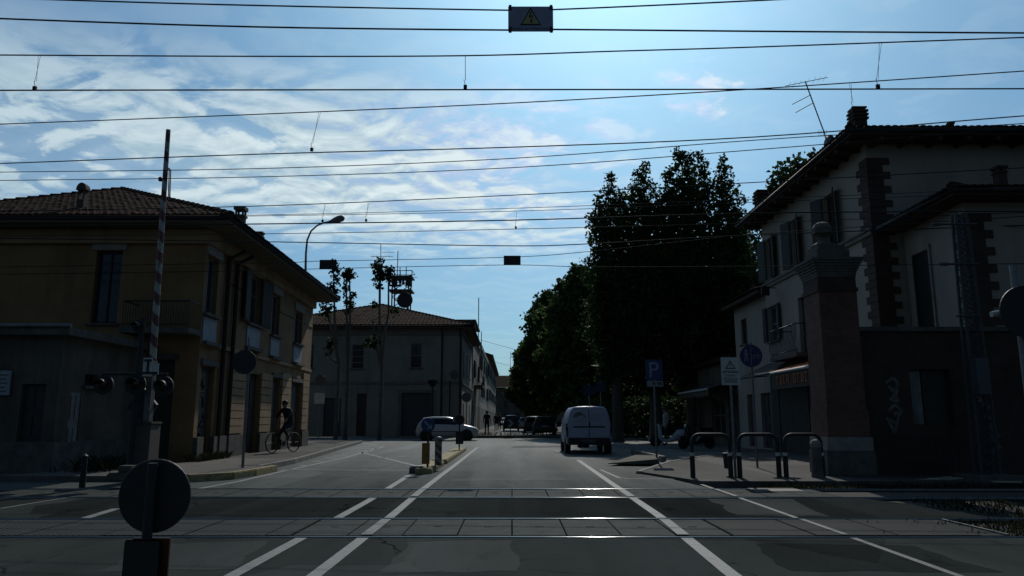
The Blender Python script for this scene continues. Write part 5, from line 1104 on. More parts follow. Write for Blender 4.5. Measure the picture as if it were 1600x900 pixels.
# keep-right signs on the islands: the far one faces us, the near one is seen from behind
def arrow_sign(label, X, Y, z0, zc, r, panel, facing, arrow=True):
    t = thing('arrow_sign', label, 'sign', (X, Y, z0)); MB().tube([(X, Y, z0), (X, Y, zc + r * .9)], .026, 10).build('pole', 'metal_dark', t); f = -1 if facing else 1
    MB().lathe((X, Y + f * .04, zc), [(r * .98, 0), (r, .006), (r, .014), (r * .96, .018)], 40, (0, f, 0)).build('disc', 'sign_blue' if facing else 'metal_dark', t)
    if facing and arrow:
        y = Y - .063; mb = MB(); k = r * .72; bar(mb, (X - k * .75, zc + k * .75), (X + k * .45, zc - k * .45), r * .26, y); mb.slab([(X + k * .78, y - .004, zc - k * .78), (X + k * .78, y - .004, zc + k * .22), (X - k * .22, y - .004, zc - k * .78)], V((0, -.003, 0))); mb.build('arrow', 'sign_dim', t)
    x0, x1, a, c = panel; MB().box((x0, Y - .028 - .012, a), (x1, Y - .028, c)).build('panel', 'panel_yellow' if facing else 'metal_dark', t, bevel=.008)
    if not facing: MB().box((x0 + .01, Y + .03, a + .01), (x1 + .016, Y + .042, c)).build('panel_face', 'panel_brown', t)
    return t
Yk = 17.9; p = at(668, 729, Yk); pc = at(665, 664, Yk - .05); a, c = at(659, 725, Yk), at(672, 692, Yk)
arrow_sign('blue round arrow sign above a yellow panel, on the island before the silver car', p.x, Yk, .13, pc.z, .165, (a.x, c.x, a.z, c.z), True)
Yk = 28.0; p = at(717.5, 700, Yk); pc = at(719, 656, Yk); a, c = at(712, 694, Yk), at(723.5, 675, Yk)
arrow_sign('dark round sign back with a dark panel at the far end of the island', p.x, Yk, .13, pc.z, .19, (a.x, c.x, a.z, c.z), False)
Yk = 4.05; p = at(227, 870, Yk); pc = at(235, 776, Yk); a, c = at(190, 960, Yk), at(257, 842, Yk)
arrow_sign('big round black sign back on a post, closest to the camera at lower left', p.x, Yk, .13, pc.z, .193, (a.x, c.x, a.z, c.z), False)
p = gnd(684.5, 727, .13); t = thing('bollard', 'dark bollard with pale diagonal bands and a shiny rounded top on the traffic island', 'bollard', p); MB().lathe(p, [(.088, 0), (.088, .62)], 18).build('post', 'stripe_post', t); MB().lathe(p + Z * .621, [(.09, 0), (.09, .03), (.07, .065), (.0, .08)], 18, smooth=True).build('cap', 'galv', t)
p = gnd(651, 740); t = tag(MB().lathe(p + V((0, .16, .0)), [(.2, 0), (.2, .12), (.15, .17), (0, .18)], 18).build('kerb_stone', 'sign_grey', loc=p), 'low round dark kerb stone at the nose of the traffic island', 'kerb stone')

# raised barrier with crossing lights, left
BX, BY = at(236, 600, 15.4).x, 15.4; t = thing('level_crossing_barrier', 'raised red and white barrier boom standing upright on the left pavement', 'barrier', (BX, BY, .12)); z1 = at(263, 203, 15.4).z; xt = at(263, 203, 15.4).x
bm_ = MB(); bm_.tube([(BX, BY, 1.9), (xt, BY, z1)], [.075, .05], 8, smooth=False); bm_.build('boom', 'stripe', t)
MB().box((BX - .28, BY - .2, .12), (BX + .16, BY + .25, 1.15)).box((BX - .3, BY - .22, 1.15), (BX + .18, BY + .27, 1.2)).build('drive_cabinet', 'st_dark', t, bevel=.01)
MB().box((BX - .06, BY - .1, 1.2), (BX + .06, BY + .08, 2.45)).build('boom_holder', 'galv', t, bevel=.006)
MB().slab([(BX - .5, BY + .1, 1.5), (BX - .08, BY + .1, 1.1), (BX + .1, BY + .1, 1.55), (BX - .2, BY + .1, 1.9)], V((0, .08, 0))).build('counterweight', 'metal_dark', t)
p = at(253, 280, 15.4); MB().lathe((p.x - .03, BY, p.z), [(0, -.05), (.05, -.03), (.055, .02), (0, .06)], 12, (1, 0, 0)).build('boom_lamp', 'black', t)
p = at(268, 265, 15.5); q = at(266, 315, 15.5); MB().tube([(at(263, 265, 15.4).x, 15.4, p.z), (p.x, 15.4, p.z), (q.x, 15.4, q.z)], .012, 5).build('rest_bracket', 'metal_dark', t)
t = thing('crossing_lights', 'black hooded crossing lamps on a crossbar at the foot of the raised boom', 'signal', (at(205, 600, 15).x, 15.0, .12)); px_ = at(212, 600, 15).x; zc = at(212, 600, 15).z
MB().tube([(px_, 15.06, .12), (px_, 15.06, zc + 1.35)], .05, 10).build('pole', 'metal_dark', t); zb_ = at(212, 584, 15).z; x0, x1 = at(155, 600, 15).x, at(258, 600, 15).x; MB().tube([(x0, 15.08, zb_), (x1, 15.08, zb_)], .03, 6).build('crossbar', 'metal_dark', t)
for px, py, rr in ((161, 601, .2), (211, 600, .21), (255, 603, .2), (215, 509, .13)):
    c = at(px, py, 15.0); l = MB(); l.lathe((c.x, 15.0, c.z), [(rr * .5, .14), (rr * .95, .06), (rr, .02), (rr, 0), (rr * .85, -.004)], 28, (0, 1, 0)); lo = l.build('lamp', 'black', t); hd_ = MB(); k = 12
    vs = []
    for i in range(k + 1):
        a = math.pi * (.02 + .96 * i / k); vs += [(c.x + math.cos(a) * rr * .62, 14.995, c.z + math.sin(a) * rr * .62), (c.x + math.cos(a) * rr * .62, 14.995 - .16, c.z + math.sin(a) * rr * .62 - .02)]
    hd_.add(vs, [(2 * i, 2 * i + 1, 2 * i + 3, 2 * i + 2) for i in range(k)]); hd_.build('hood', 'black', lo); MB().lathe((c.x, 14.993, c.z), [(rr * .56, 0), (rr * .4, -.02), (0, -.03)], 20, (0, 1, 0), True).build('lens', 'lamp_red', lo)
c0, c1 = at(222, 588, 14.93), at(246, 559, 14.93); xm, zm = (c0.x + c1.x) / 2, (c0.z + c1.z) / 2; xw, zw = c1.x - c0.x, c1.z - c0.z
MB().box((c0.x, 14.93, zm - zw * .5), (c1.x - xw * .35, 14.942, zm + zw * .5)).box((c0.x + xw * .7, 14.93, zm - zw * .4), (c1.x + .04, 14.942, zm + zw * .2)).build('white_plate', 'white', t)
MB().box((xm - xw * .2, 14.91, zm - zw * .35), (xm - xw * .06, 14.928, zm + zw * .42)).box((c0.x + .02, 14.911, zm + zw * .3), (xm + xw * .1, 14.9275, zm + zw * .42)).box((c0.x - .03, 14.912, zm - zw * .38), (c1.x + .02, 14.927, zm - zw * .26)).build('dark_bracket', 'black', t)
p = gnd(128, 762, .12); t = tag(MB().lathe(p, [(.05, 0), (.045, .5), (.05, .52), (.0, .56)], 12).build('bollard', 'black', loc=p), 'low dark bollard on the left pavement in front of the outbuilding', 'bollard')
p = gnd(190, 752, .12); mb = MB(); mb.slab([p + V(q) for q in ((-.25, -.1, 0), (.25, -.1, 0), (.25, .25, 0), (-.25, .25, 0))], V((0, 0, .16))); mb.slab([p + V(q) for q in ((-.08, -.08, .162), (.22, -.08, .162), (.22, .2, .162), (-.08, .2, .162))], V((0, 0, .12))); tag(mb.build('stone_block', 'st_dark', loc=p, bevel=.03), 'dark lump of stone on the pavement left of the close round sign', 'stone')
# round signs seen from behind, left pavement and junction
p = gnd(379, 731, .12); c = at(383.5, 566, p.y); t = thing('road_sign', 'back of a round dark sign on a tall pole in front of the ochre house', 'sign', p); MB().tube([p, (p.x, p.y, c.z + .28)], .034, 9).build('pole', 'galv', t); MB().lathe((c.x, p.y - .06, c.z), [(.28, 0), (.29, .01), (.29, .02)], 36, (0, -1, 0)).build('disc', 'metal_dark', t); MB().tube([(p.x, p.y, c.z + .02), (p.x - .05, p.y, c.z + .6)], .025, 7).build('pole_end', 'galv', t)
Yq = 41.5; c = at(501, 594, Yq); t = thing('road_sign', 'round dark sign back above a pale plate, at the far left pavement corner', 'sign', (c.x, Yq, .12)); MB().tube([(c.x, Yq, .1), (c.x, Yq, c.z + .3)], .04, 8).build('pole', 'galv', t); MB().disc((c.x, Yq - .06, c.z), .3, (0, 1, 0), .02, 28).build('disc', 'sign_grey', t)
p0, p1 = at(491, 631, Yq), at(508, 614, Yq); MB().box((p0.x, Yq - .07, p0.z), (p1.x, Yq - .05, p1.z)).build('plate', 'sign_white', t)
c = at(678, 605, 52.5); t = thing('wall_lamp_post', 'slim dark lamp post with a flared head in front of the grey building garage door', 'street lamp', (c.x - .1, 52.5, 0)); MB().tube([(c.x - .1, 52.5, 0), (c.x - .1, 52.5, c.z)], [.07, .045], 8).build('pole', 'metal_dark', t); MB().lathe((c.x - .1, 52.5, c.z), [(.08, 0), (.16, .1), (.38, .42), (.3, .5), (0, .55)], 14).build('lantern', 'metal_dark', t)
c = at(703, 600, 53.0); t = thing('drain_post', 'thin plain pole against the right end of the grey building', 'pole', (c.x, 53, 0)); MB().tube([(c.x, 53, 0), (c.x, 53, at(703, 598, 53).z)], .05, 7).build('pole', 'metal_dark', t); MB().lathe((c.x, 53, at(703, 598, 53).z), [(.07, 0), (.07, .1), (0, .14)], 8).build('cap', 'metal_dark', t)
c = at(757, 641, 47); t = thing('road_sign', 'small round dark sign back beside the corner of the grey building', 'sign', (at(732, 640, 50).x, 50, 0)); q = at(729, 621, 50); MB().tube([(q.x, 50, 0), (q.x, 50, q.z + .3)], .035, 7).build('pole', 'galv', t); MB().disc((q.x, 49.95, q.z), .32, (0, 1, 0), .02, 24).build('disc', 'sign_grey', t)
# chevron board on the planted kerb
c = at(797.5, 661.5, 50.9); t = thing('chevron_board', 'dark square board with a pale chevron pointing right, on the planted kerb', 'sign', (c.x, 50.9, .18)); MB().tube([(c.x, 50.95, .17), (c.x, 50.95, c.z + .3)], .03, 7).build('pole', 'metal_dark', t); MB().cbox((c.x, 50.9, c.z), (.6, .02, .62)).build('plate', 'black', t)
mb = MB(); y = 50.887; mb.slab([(c.x - .2, y, c.z + .25), (c.x, y, c.z + .25), (c.x + .22, y, c.z), (c.x + .02, y, c.z)], V((0, -.004, 0))); mb.slab([(c.x + .02, y, c.z - .001), (c.x + .22, y, c.z - .001), (c.x, y, c.z - .25), (c.x - .2, y, c.z - .25)], V((0, -.004, 0))); mb.build('chevron', 'sign_dim', t)
# blue direction boards under the trees
for (l, tp, r_, b_, lab) in ((911, 602, 930, 617, 'dim blue direction board on a pole just above the white van'), (931, 598, 946, 612, 'second dim direction board, right of the one above the white van')):
    p0, p1 = at(l, b_, 38), at(r_, tp, 38); t = thing('direction_board', lab, 'sign', ((p0.x + p1.x) / 2, 38, 0)); MB().tube([((p0.x + p1.x) / 2, 38.04, 0), ((p0.x + p1.x) / 2, 38.04, p1.z + .1)], .035, 7).build('pole', 'galv', t); MB().box((p0.x, 37.98, p0.z), (p1.x, 38, p1.z)).build('plate', 'board_dim', t)
    MB().box((p0.x + .06, 37.974, p0.z + .3), (p1.x - .1, 37.978, p0.z + .36)).build('printed_line', 'board_dim', t)
# curved street lamp
Ys = 34.4; b0 = at(476, 460, Ys); t = thing('street_lamp', 'tall curved arm street lamp standing behind the eaves of the ochre house', 'street lamp', (b0.x, Ys, .12)); P = [V((b0.x, Ys, .1))] + [at(x, y, Ys) for x, y in ((477, 440), (478, 395), (480, 375), (486, 361), (496, 352), (508, 347.5), (516, 346))]; MB().tube(P, [.085, .06, .05, .045, .042, .04, .038, .036], 9).build('pole', 'galv', t)
p, q = at(513, 347, Ys), at(539.5, 339.5, Ys); d = (q - p).normalized(); MB().lathe(p, [(.05, 0), (.07, .12), (.13, .3), (.17, .5), (.15, .7), (.08, .79), (0, .81)], 14, d, True).build('lamp_head', 'galv', t)
# hanging lamps along the far street
for px, py, Y, lab in ((805, 553.5, 80, 'nearer of the two lamps hung on cables over the far street, the larger one'), (801.5, 578.5, 112, 'farther and smaller of the two lamps hung over the far street')):
    c = at(px, py, Y); t = thing('hanging_lamp', lab, 'street lamp', c); k = 1.0; MB().lathe(c, [(.42 * k, -.05), (.45 * k, .05), (.28 * k, .2), (.08, .3), (.06, .5), (0, .52)], 16).build('shade', 'metal_dark', t)
    a, e = at(735, py - 22, Y), at(830, py - 2, Y); MB().tube([(-3.6, Y, c.z + 1.6), (c.x, Y, c.z + .5), (5.0, Y, c.z + .9)], .02, 4).build('span_cable', 'wire', t)
p, q = at(797.5, 549, 80), at(797, 600, 112); mb = MB(); mb.tube([p, V((p.x, 80, at(797, 597, 80).z))], .02, 4); tag(mb.build('hanging_cable', 'wire', loc=p), 'thin cable dropping straight down beside the hanging street lamps', 'cable')

# telecom tower behind the grey building and its dish
Yt = 85; c = at(627, 470, Yt); t = thing('telecom_tower', 'lattice telecom tower with aerial panels and a large dark dish, rising behind the grey roof', 'tower', (c.x, Yt, 0)); sc_ = 85 / 1155; X0 = c.x; zt = at(627, 433, Yt).z; hw = .95; mb = MB()
for sx in (-1, 1):
    for sy in (-1, 1): mb.tube([(X0 + sx * hw, Yt + sy * hw, 0), (X0 + sx * hw, Yt + sy * hw, zt)], .09, 5)
k = 14
for i in range(k):
    a, e = zt * i / k, zt * (i + 1) / k
    for s in (-1, 1): mb.tube([(X0 - hw, Yt + s * hw, a), (X0 + hw, Yt + s * hw, e)], .045, 4); mb.tube([(X0 + hw, Yt + s * hw, a), (X0 - hw, Yt + s * hw, e)], .045, 4)
mb.build('lattice', 'metal_dark', t)
for z_ in (455, 434): zq = at(627, z_, Yt).z; MB().box((X0 - 1.35, Yt - 1.3, zq - .12), (X0 + 1.35, Yt + 1.3, zq + .02)).build('platform', 'metal_dark', t)
za, zb_ = at(627, 452, Yt).z, at(627, 430, Yt).z; rl = MB(); rl.tube([(X0 - 1.35, Yt - 1.3, zb_ + .3), (X0 + 1.35, Yt - 1.3, zb_ + .3), (X0 + 1.35, Yt + 1.3, zb_ + .3), (X0 - 1.35, Yt + 1.3, zb_ + .3), (X0 - 1.35, Yt - 1.3, zb_ + .3)], .05, 4)
for i in range(5): rl.tube([(X0 - 1.35 + i * .675, Yt - 1.3, za), (X0 - 1.35 + i * .675, Yt - 1.3, zb_ + .3 + .4 * (i % 2))], .05, 4)
rl.build('railing', 'metal_dark', t); r = random.Random(8); 
for i in range(7): x = X0 - 1.2 + i * .4; MB().box((x - .12, Yt - 1.6 + .3 * (i % 2), za + r.uniform(0, .4)), (x + .12, Yt - 1.4 + .3 * (i % 2), za + r.uniform(1.0, 1.5))).build('aerial_panel', 'metal_dark', t)
c = at(632.5, 469, Yt - 2); MB().lathe((c.x, Yt - 2, c.z), [(0, .3), (.8, .2), (.9, 0), (.86, -.06), (0, .02)], 32, (0, 1, 0)).build('dish', 'metal_dark', t)
wh = MB(); wh.tube([(at(620.5, 440, Yt).x, Yt, zt - 2), (at(620.5, 440, Yt).x, Yt, at(620, 392, Yt).z)], .05, 5); wh.tube([(at(624.5, 440, Yt).x, Yt, zt), (at(624.5, 440, Yt).x, Yt, at(624, 417, Yt).z)], .05, 5); wh.tube([(X0, Yt, at(640, 433.5, Yt).z), (at(652, 433.5, Yt).x, Yt, at(640, 433.5, Yt).z)], .025, 4); wh.tube([(at(609, 446, Yt).x, Yt, at(609, 446, Yt).z), (X0, Yt, at(609, 446, Yt).z)], .12, 4); wh.build('whip_aerial', 'metal_dark', t)
# television aerials
Ya = 61; c = at(595, 470, Ya); t = thing('television_aerial', 'thin television aerial on the peak of the grey building roof', 'aerial', c); mb = MB(); mb.tube([c - Z * .8, at(595, 381, Ya)], .03, 5); mb.build('mast', 'metal_dark', t); mb = MB(); mb.tube([at(579, 401, Ya), at(614, 400.5, Ya)], .022, 4); mb.tube([at(596, 394, Ya), at(616, 394, Ya)], .02, 4)
for x in (583, 588, 602, 608): mb.tube([at(x, 399, Ya - .4), at(x, 402, Ya + .4)], .015, 4)
mb.build('crossbar', 'metal_dark', t)
Ya = 21.5; t = thing('television_aerial', 'tilted television aerial with long crossbars on the roof slope of the quoined house', 'aerial', at(1297, 237, Ya)); mb = MB(); mb.tube([at(1298, 242, Ya), at(1287, 205, Ya), at(1258, 127, Ya)], .018, 6); mb.build('mast', 'metal_dark', t); mb = MB()
mb.tube([at(1227, 134.5, Ya), at(1293, 121, Ya)], .011, 5)
for x, y in ((1233, 133.5), (1241, 132), (1250, 130), (1262, 127.5), (1272, 125.5), (1280, 124), (1288, 122.3)): mb.tube([at(x - 2.5, y + 5, Ya - .15), at(x + 2.5, y - 5, Ya + .15)], .005, 4)
mb.tube([at(1267, 148, Ya), at(1238, 163, Ya)], .013, 5); mb.tube([at(1271, 160.5, Ya), at(1243, 176, Ya)], .013, 5); mb.build('crossbar', 'metal_dark', t)
c = at(1292, 226, Ya - .1); MB().lathe(c, [(.03, 0), (.22, .03), (.3, .09), (.29, .1), (.2, .045), (0, .03)], 20, (1, .15, .1)).build('dish', 'metal_dark', t)
mb = MB(); p = at(1285, 209, Ya)
for k in range(6): mb.tube([p + V((-.12 + .05 * k, 0, -.1)), p + V((-.12 + .05 * k, 0, .12 + .03 * (k % 2)))], .004, 4)
mb.build('grid_element', 'metal_dark', t)
c = at(752, 560, 76); t = tag(MB().tube([(c.x, 76, at(752, 575, 76).z - 1), (c.x, 76, at(752, 518, 76).z)], .04, 5).build('whip_aerial', 'metal_dark', loc=c), 'thin whip aerial on the house with the roof terrace', 'aerial')
# ================================================================== VEHICLES (local axes: +y is forward, ground at z = 0)
def loft(mb, secs, smooth=True, caps=True):
    n = len(secs[0]); vs = [p for s in secs for p in s]; k = len(secs)
    mb.add(vs, [(i * n + j, i * n + j + 1, (i + 1) * n + j + 1, (i + 1) * n + j) for i in range(k - 1) for j in range(n - 1)] + [(i * n + n - 1, i * n, (i + 1) * n, (i + 1) * n + n - 1) for i in range(k - 1)], smooth)
    if caps: mb.add(secs[0], [list(range(n))[::-1]]); mb.add(secs[-1], [list(range(n))])
def car_section(y, zl, zb, zr, wb, wr):
    half = [(wb * .86, zl), (wb * .97, zl + .08), (wb, zl + (zb - zl) * .45), (wb * .985, zb - .04), (wb * .96, zb), (wr + (wb * .96 - wr) * .3, zb + (zr - zb) * .62), (wr, zr - min(.07, (zr - zb) * .25)), (wr * .86, zr - .008), (wr * .4, zr + .012 * (zr - zb))]
    return [V((x, y, z)) for x, z in half] + [V((-x, y, z)) for x, z in half[::-1]]
def wheel(par, x, y, r=.3, w=.19):
    s = 1 if x > 0 else -1; t = MB().lathe((x, y, r), [(r * .62, -w / 2), (r * .93, -w / 2), (r, -w * .36), (r, w * .36), (r * .93, w / 2), (r * .62, w / 2)], 24, (1, 0, 0), True).build('wheel', 'tyre', par, local=True)
    mb = MB(); mb.lathe((x, y, r), [(r * .63, s * .06), (r * .6, s * .085), (r * .2, s * .07), (.0, s * .09)], 20, (1, 0, 0)); mb.build('rim', 'rim', t, local=True)
def glass_strip(secs, i0, i1, a, b, off, side):
    """a pane lying on the flank of a lofted cabin, between two fractions of its height"""
    mb = MB(); P = []
    for s in secs[i0:i1 + 1]:
        p, q, r = s[4], s[5], s[6]
        f = lambda t: p.lerp(q, t / .62) if t < .62 else q.lerp(r, (t - .62) / .38)
        for t in (a, (a + b) / 2, b): v = f(t); P.append(V((side * (v.x + off), v.y, v.z)))
    k = (i1 - i0 + 1); mb.add(P, [(3 * i + j, 3 * i + j + 1, 3 * i + j + 4, 3 * i + j + 3) for i in range(k - 1) for j in range(2)]); return mb
def hatchback(label, loc, rotz, L=3.75, Wd=1.64, Ht=1.42, paint='car_silver', name='parked_car', group=None, cat='car', tail=0):
    t = thing(name, label, cat, loc, rotz, group); w = Wd / 2; h = L / 2
    S = [(-h, .36, .62, .64, w * .8, w * .7), (-h + .06, .26, .84, .88, w * .93, w * .78), (-h + .14, .24, .9, 1.02, w * .96, w * .76), (-h + .42, .22, .92, Ht - .06, w * .99, w * .73), (-h + .95, .2, .92, Ht, w, w * .74), (-.1, .2, .91, Ht, w, w * .74), (.25, .2, .9, Ht - .05, w, w * .73), (.62, .2, .9, Ht - .22, w, w * .74), (1.02, .2, .88, .93, w, w * .8), (h - .5, .2, .82, .86, w * .97, w * .8), (h - .16, .22, .72, .75, w * .9, w * .74), (h - .02, .3, .6, .62, w * .78, w * .62)]
    secs = [car_section(*s) for s in S]; mb = MB(); loft(mb, secs); mb.build('body', paint, t, local=True)
    for sd in (-1, 1):
        glass_strip(secs, 3, 5, .08, .88, .006, sd).build('side_window', 'car_glass', t, local=True); glass_strip(secs, 5, 7, .08, .86, .006, sd).build('side_window', 'car_glass', t, local=True)
        for y, n_ in ((-h + .62, 'wheel'), (h - .68, 'wheel')):
            MB().lathe((sd * (w * .93), y, .31), [(.36, -.02), (.36, .075), (0, .076)] if sd > 0 else [(.36, .02), (.36, -.075), (0, -.076)], 24, (1, 0, 0)).build('wheel_arch', 'black', t, local=True); wheel(t, sd * (w - .065), y, .3, .19)
        MB().cbox((sd * (w + .09), .62, .97), (.16, .1, .12)).build('mirror', paint, t, local=True, bevel=.02)
        MB().obox((sd * w * 1.0 - .004, -h + .55, .5), (.012, 0, 0), (0, L - 1.2, 0), (0, 0, .05)).build('side_trim', 'black', t, local=True)
        MB().cbox((sd * w * .7, h - .1, .62), (.3, .12, .13)).build('headlight', 'lamp_clear', t, local=True, bevel=.03); MB().cbox((sd * w * .82, -h + .07, .78), (.14, .1, .3)).build('tail_light', 'lamp_red', t, local=True, bevel=.02)
        MB().cbox((sd * (w + .004), -.25, .8), (.02, .16, .03)).build('door_handle', paint, t, local=True)
    ws = [secs[7], secs[8]]; mb = MB(); a0, b0, c0, d0 = V((-w * .68, .64, Ht - .225)), V((w * .68, .64, Ht - .225)), V((w * .78, 1.0, .95)), V((-w * .78, 1.0, .95)); up = V((0, .02, .022)); mb.add([a0 + up, b0 + up, c0 + up, d0 + up], [(0, 3, 2, 1)]); a0, b0 = V((-w * .66, .3, Ht - .055)), V((w * .66, .3, Ht - .055)); c0, d0 = V((w * .68, .64, Ht - .225)), V((-w * .68, .64, Ht - .225)); mb.add([a0 + up, b0 + up, c0 + up, d0 + up], [(0, 3, 2, 1)]); mb.build('windscreen', 'car_glass', t, local=True)
    mb = MB(); up = V((0, -.02, .015)); a0, b0, c0, d0 = V((-w * .66, -h + .40, Ht - .09)), V((w * .66, -h + .40, Ht - .09)), V((w * .7, -h + .15, 1.03)), V((-w * .7, -h + .15, 1.03)); mb.add([a0 + up, b0 + up, c0 + up, d0 + up], [(0, 1, 2, 3)]); mb.build('rear_window', 'car_glass', t, local=True)
    MB().cbox((0, -h + .02, .7), (.5, .02, .11)).build('number_plate', 'plate', t, local=True); MB().cbox((0, -h + .06, .4), (Wd * .82, .14, .16)).cbox((0, h - .08, .36), (Wd * .74, .14, .14)).build('bumper', 'black', t, local=True, bevel=.03)
    return t
p = gnd(697, 689); hatchback('silver hatchback driving to the right across the junction, seen side on', (p.x, 45.2, 0), -math.pi / 2, 3.7, 1.62, 1.4, 'car_silver', 'silver_car')
PG = 'parked cars under the trees of the far street'
hatchback('nearest dark parked car under the trees, right of the far street', (at(850, 660, 60).x, 60, 0), 0, 4.3, 1.75, 1.5, 'car_black', group=PG)
hatchback('dark parked car in front of the nearest parked one, half hidden by it', (at(833, 660, 70).x, 70, 0), 0, 4.2, 1.72, 1.52, 'car_black', group=PG)
hatchback('farther grey parked car with sun on its roof, beside the moving dark car', (at(821, 660, 82).x, 82, 0), 0, 4.1, 1.7, 1.45, 'car_silver', group=PG)
hatchback('dark car driving away along the far street, seen through the chevron board', (at(798.5, 660, 84).x, 84, 0), 0, 4.3, 1.72, 1.68, 'car_black', 'moving_car')
hatchback('small pale car far along the street beside the walking people', (at(786.5, 660, 125).x, 125, 0), math.pi, 3.9, 1.65, 1.45, 'car_white', 'moving_car')
# white van seen from behind
def van(label, loc, rotz):
    t = thing('delivery_van', label, 'van', loc, rotz); w = .9; Ht = 1.8
    def sec(y, k=1.0, zl=.34, top=Ht, dw=0.0):
        hf_ = [(w * .86, zl), (w * .97, zl + .06), (w, .62), (w * .995, .86), (w * .97, 1.05), (w * .915, 1.32), (w * .835, 1.58), (w * .76, top - .09), (w * .68, top - .025), (w * .5, top), (w * .2, top + .012)]
        pts = [V(((x - dw) * k, y, z)) for x, z in hf_]; return pts + [V((-p.x, y, p.z)) for p in pts[::-1]]
    secs = [sec(-2.02, .965, .4, Ht - .05, .0), sec(-1.99, .99, .36, Ht - .02), sec(-1.9), sec(-.5), sec(.35, 1, .34, Ht), sec(.6, 1, .34, Ht - .04)]
    def nose(y, zt, k): return [V((p.x * k, y, min(p.z, zt - .02 * (1 - abs(p.x) / w)))) for p in sec(y)]
    secs += [nose(1.05, 1.35, .985), nose(1.3, 1.08, .97), nose(1.85, .9, .93), nose(2.02, .68, .84)]
    mb = MB(); loft(mb, secs); mb.build('body', 'car_white', t, local=True); Y = -2.022
    # two rear doors, slightly proud, with the seam between them
    for s in (-1, 1):
        d = MB(); pts = [(s * .012, .63), (s * .80, .63), (s * .815, .86), (s * .795, 1.06), (s * .745, 1.34), (s * .675, 1.6), (s * .6, 1.69), (s * .012, 1.71)]
        d.slab([(x, Y - .018, z) for x, z in pts], (0, .018, 0)); dd_ = d.build('rear_door', 'car_white', t, local=True, bevel=.008)
        if s < 0:
            lg = MB(); y = Y - .0195
            for k in range(9):        # a brown arch over a small plain house outline
                a0, a1 = math.pi * (.98 - .72 * k / 9), math.pi * (.98 - .72 * (k + 1) / 9); c = V((-.39, y, 1.36)); lg.slab([c + V((math.cos(a0) * .15, 0, math.sin(a0) * .15)), c + V((math.cos(a0) * .23, 0, math.sin(a0) * .23)), c + V((math.cos(a1) * .23, 0, math.sin(a1) * .23)), c + V((math.cos(a1) * .15, 0, math.sin(a1) * .15))], V((0, -.002, 0)))
            lg.slab([(-.3, y - .003, 1.56), (-.08, y - .003, 1.4), (-.12, y - .003, 1.38), (-.3, y - .003, 1.5)], V((0, -.002, 0))); lg.build('painted_logo', 'logo_a', dd_, local=True)
            lg = MB(); c = V((-.39, y - .001, 1.36))
            for k in range(8): a0, a1 = math.pi * (.9 - .6 * k / 8), math.pi * (.9 - .6 * (k + 1) / 8); lg.slab([c + V((math.cos(a0) * .09, 0, math.sin(a0) * .09)), c + V((math.cos(a0) * .14, 0, math.sin(a0) * .14)), c + V((math.cos(a1) * .14, 0, math.sin(a1) * .14)), c + V((math.cos(a1) * .09, 0, math.sin(a1) * .09))], V((0, -.002, 0)))
            lg.build('painted_logo', 'logo_b', dd_, local=True)
        lt = MB(); r_ = random.Random(4 + s)
        for z, x0, x1 in ((1.335, .1, .5), (1.27, .06, .62), (1.21, .1, .5)) if s < 0 else ((1.5, .06, .55), (1.42, .06, .5), (1.34, .06, .56), (1.26, .06, .48)):
            x = x0
            while x < x1: l = r_.uniform(.03, .09); lt.box((s * x if s > 0 else -x - l, Y - .0205, z), (s * x + l if s > 0 else -x, Y - .0185, z + .022)); x += l + .015
        lt.build('lettering', 'letter', dd_, local=True)
        MB().box((s * .855 - .055, -2.0, .88) if s > 0 else (-.91, -2.0, .88), (.905, -1.9, 1.16) if s > 0 else (-.8, -1.9, 1.16)).build('tail_light', 'black', t, local=True, bevel=.02)
        tl = MB(); tl.slab([(s * .825, Y - .02, .64), (s * .9, Y + .03, .64), (s * .905, Y + .03, 1.02), (s * .825, Y - .02, 1.02)], (0, .05, 0)); tl.build('tail_light', 'lamp_red', t, local=True)
        MB().cbox((s * 1.0, .72, 1.12), (.2, .12, .24)).build('mirror', 'black', t, local=True, bevel=.03)
        for y in (-1.28, 1.3): wheel(t, s * .79, y, .31, .2)
        MB().lathe((s * .865, -1.28, .31), [(.38, -.03 * s), (.38, .045 * s), (0, .046 * s)], 24, (1, 0, 0)).build('wheel_arch', 'black', t, local=True)
        glass = MB(); glass.add([V((s * .905, .45, 1.12)), V((s * .905, 1.0, 1.1)), V((s * .83, .82, 1.45)), V((s * .80, .45, 1.58))], [(0, 1, 2, 3)]); glass.build('side_window', 'car_glass', t, local=True)
        MB().cbox((s * .62, 1.93, .74), (.34, .14, .2)).build('headlight', 'lamp_clear', t, local=True, bevel=.03)
    MB().box((-.62, Y - .03, 1.0), (.62, Y - .019, 1.055)).build('handle_strip', 'black', t, local=True); MB().cbox((.02, Y - .035, 1.13), (.05, .03, .13)).build('door_latch', 'black', t, local=True, bevel=.008)
    MB().box((-.012, Y - .012, .64), (.012, Y - .002, 1.7)).build('door_seam', 'black', t, local=True)
    MB().box((-.82, Y - .07, .36), (.82, Y + .12, .61)).build('bumper', 'black', t, local=True, bevel=.03); MB().cbox((-.02, Y - .074, .5), (.52, .008, .11)).build('number_plate', 'sign_grey', t, local=True)
    sp = MB(); sp.cbox((-.2, -1.6, .3), (.4, .7, .12)); sp.tube([(.5, -2.0, .3), (.5, -1.2, .3)], .03, 8); sp.build('underbody', 'black', t, local=True)
    mb = MB(); mb.add([V((-.72, .63, Ht - .06)), V((.72, .63, Ht - .06)), V((.82, 1.06, 1.37)), V((-.82, 1.06, 1.37))], [(0, 1, 2, 3)]); o = mb.build('windscreen', 'car_glass', t, local=True); o.location = (0, .02, .015)
    return t
van('white delivery van seen from behind with a brown logo on its rear doors', (2.80, 29.2, 0), 0).scale = (.93, .93, .95)

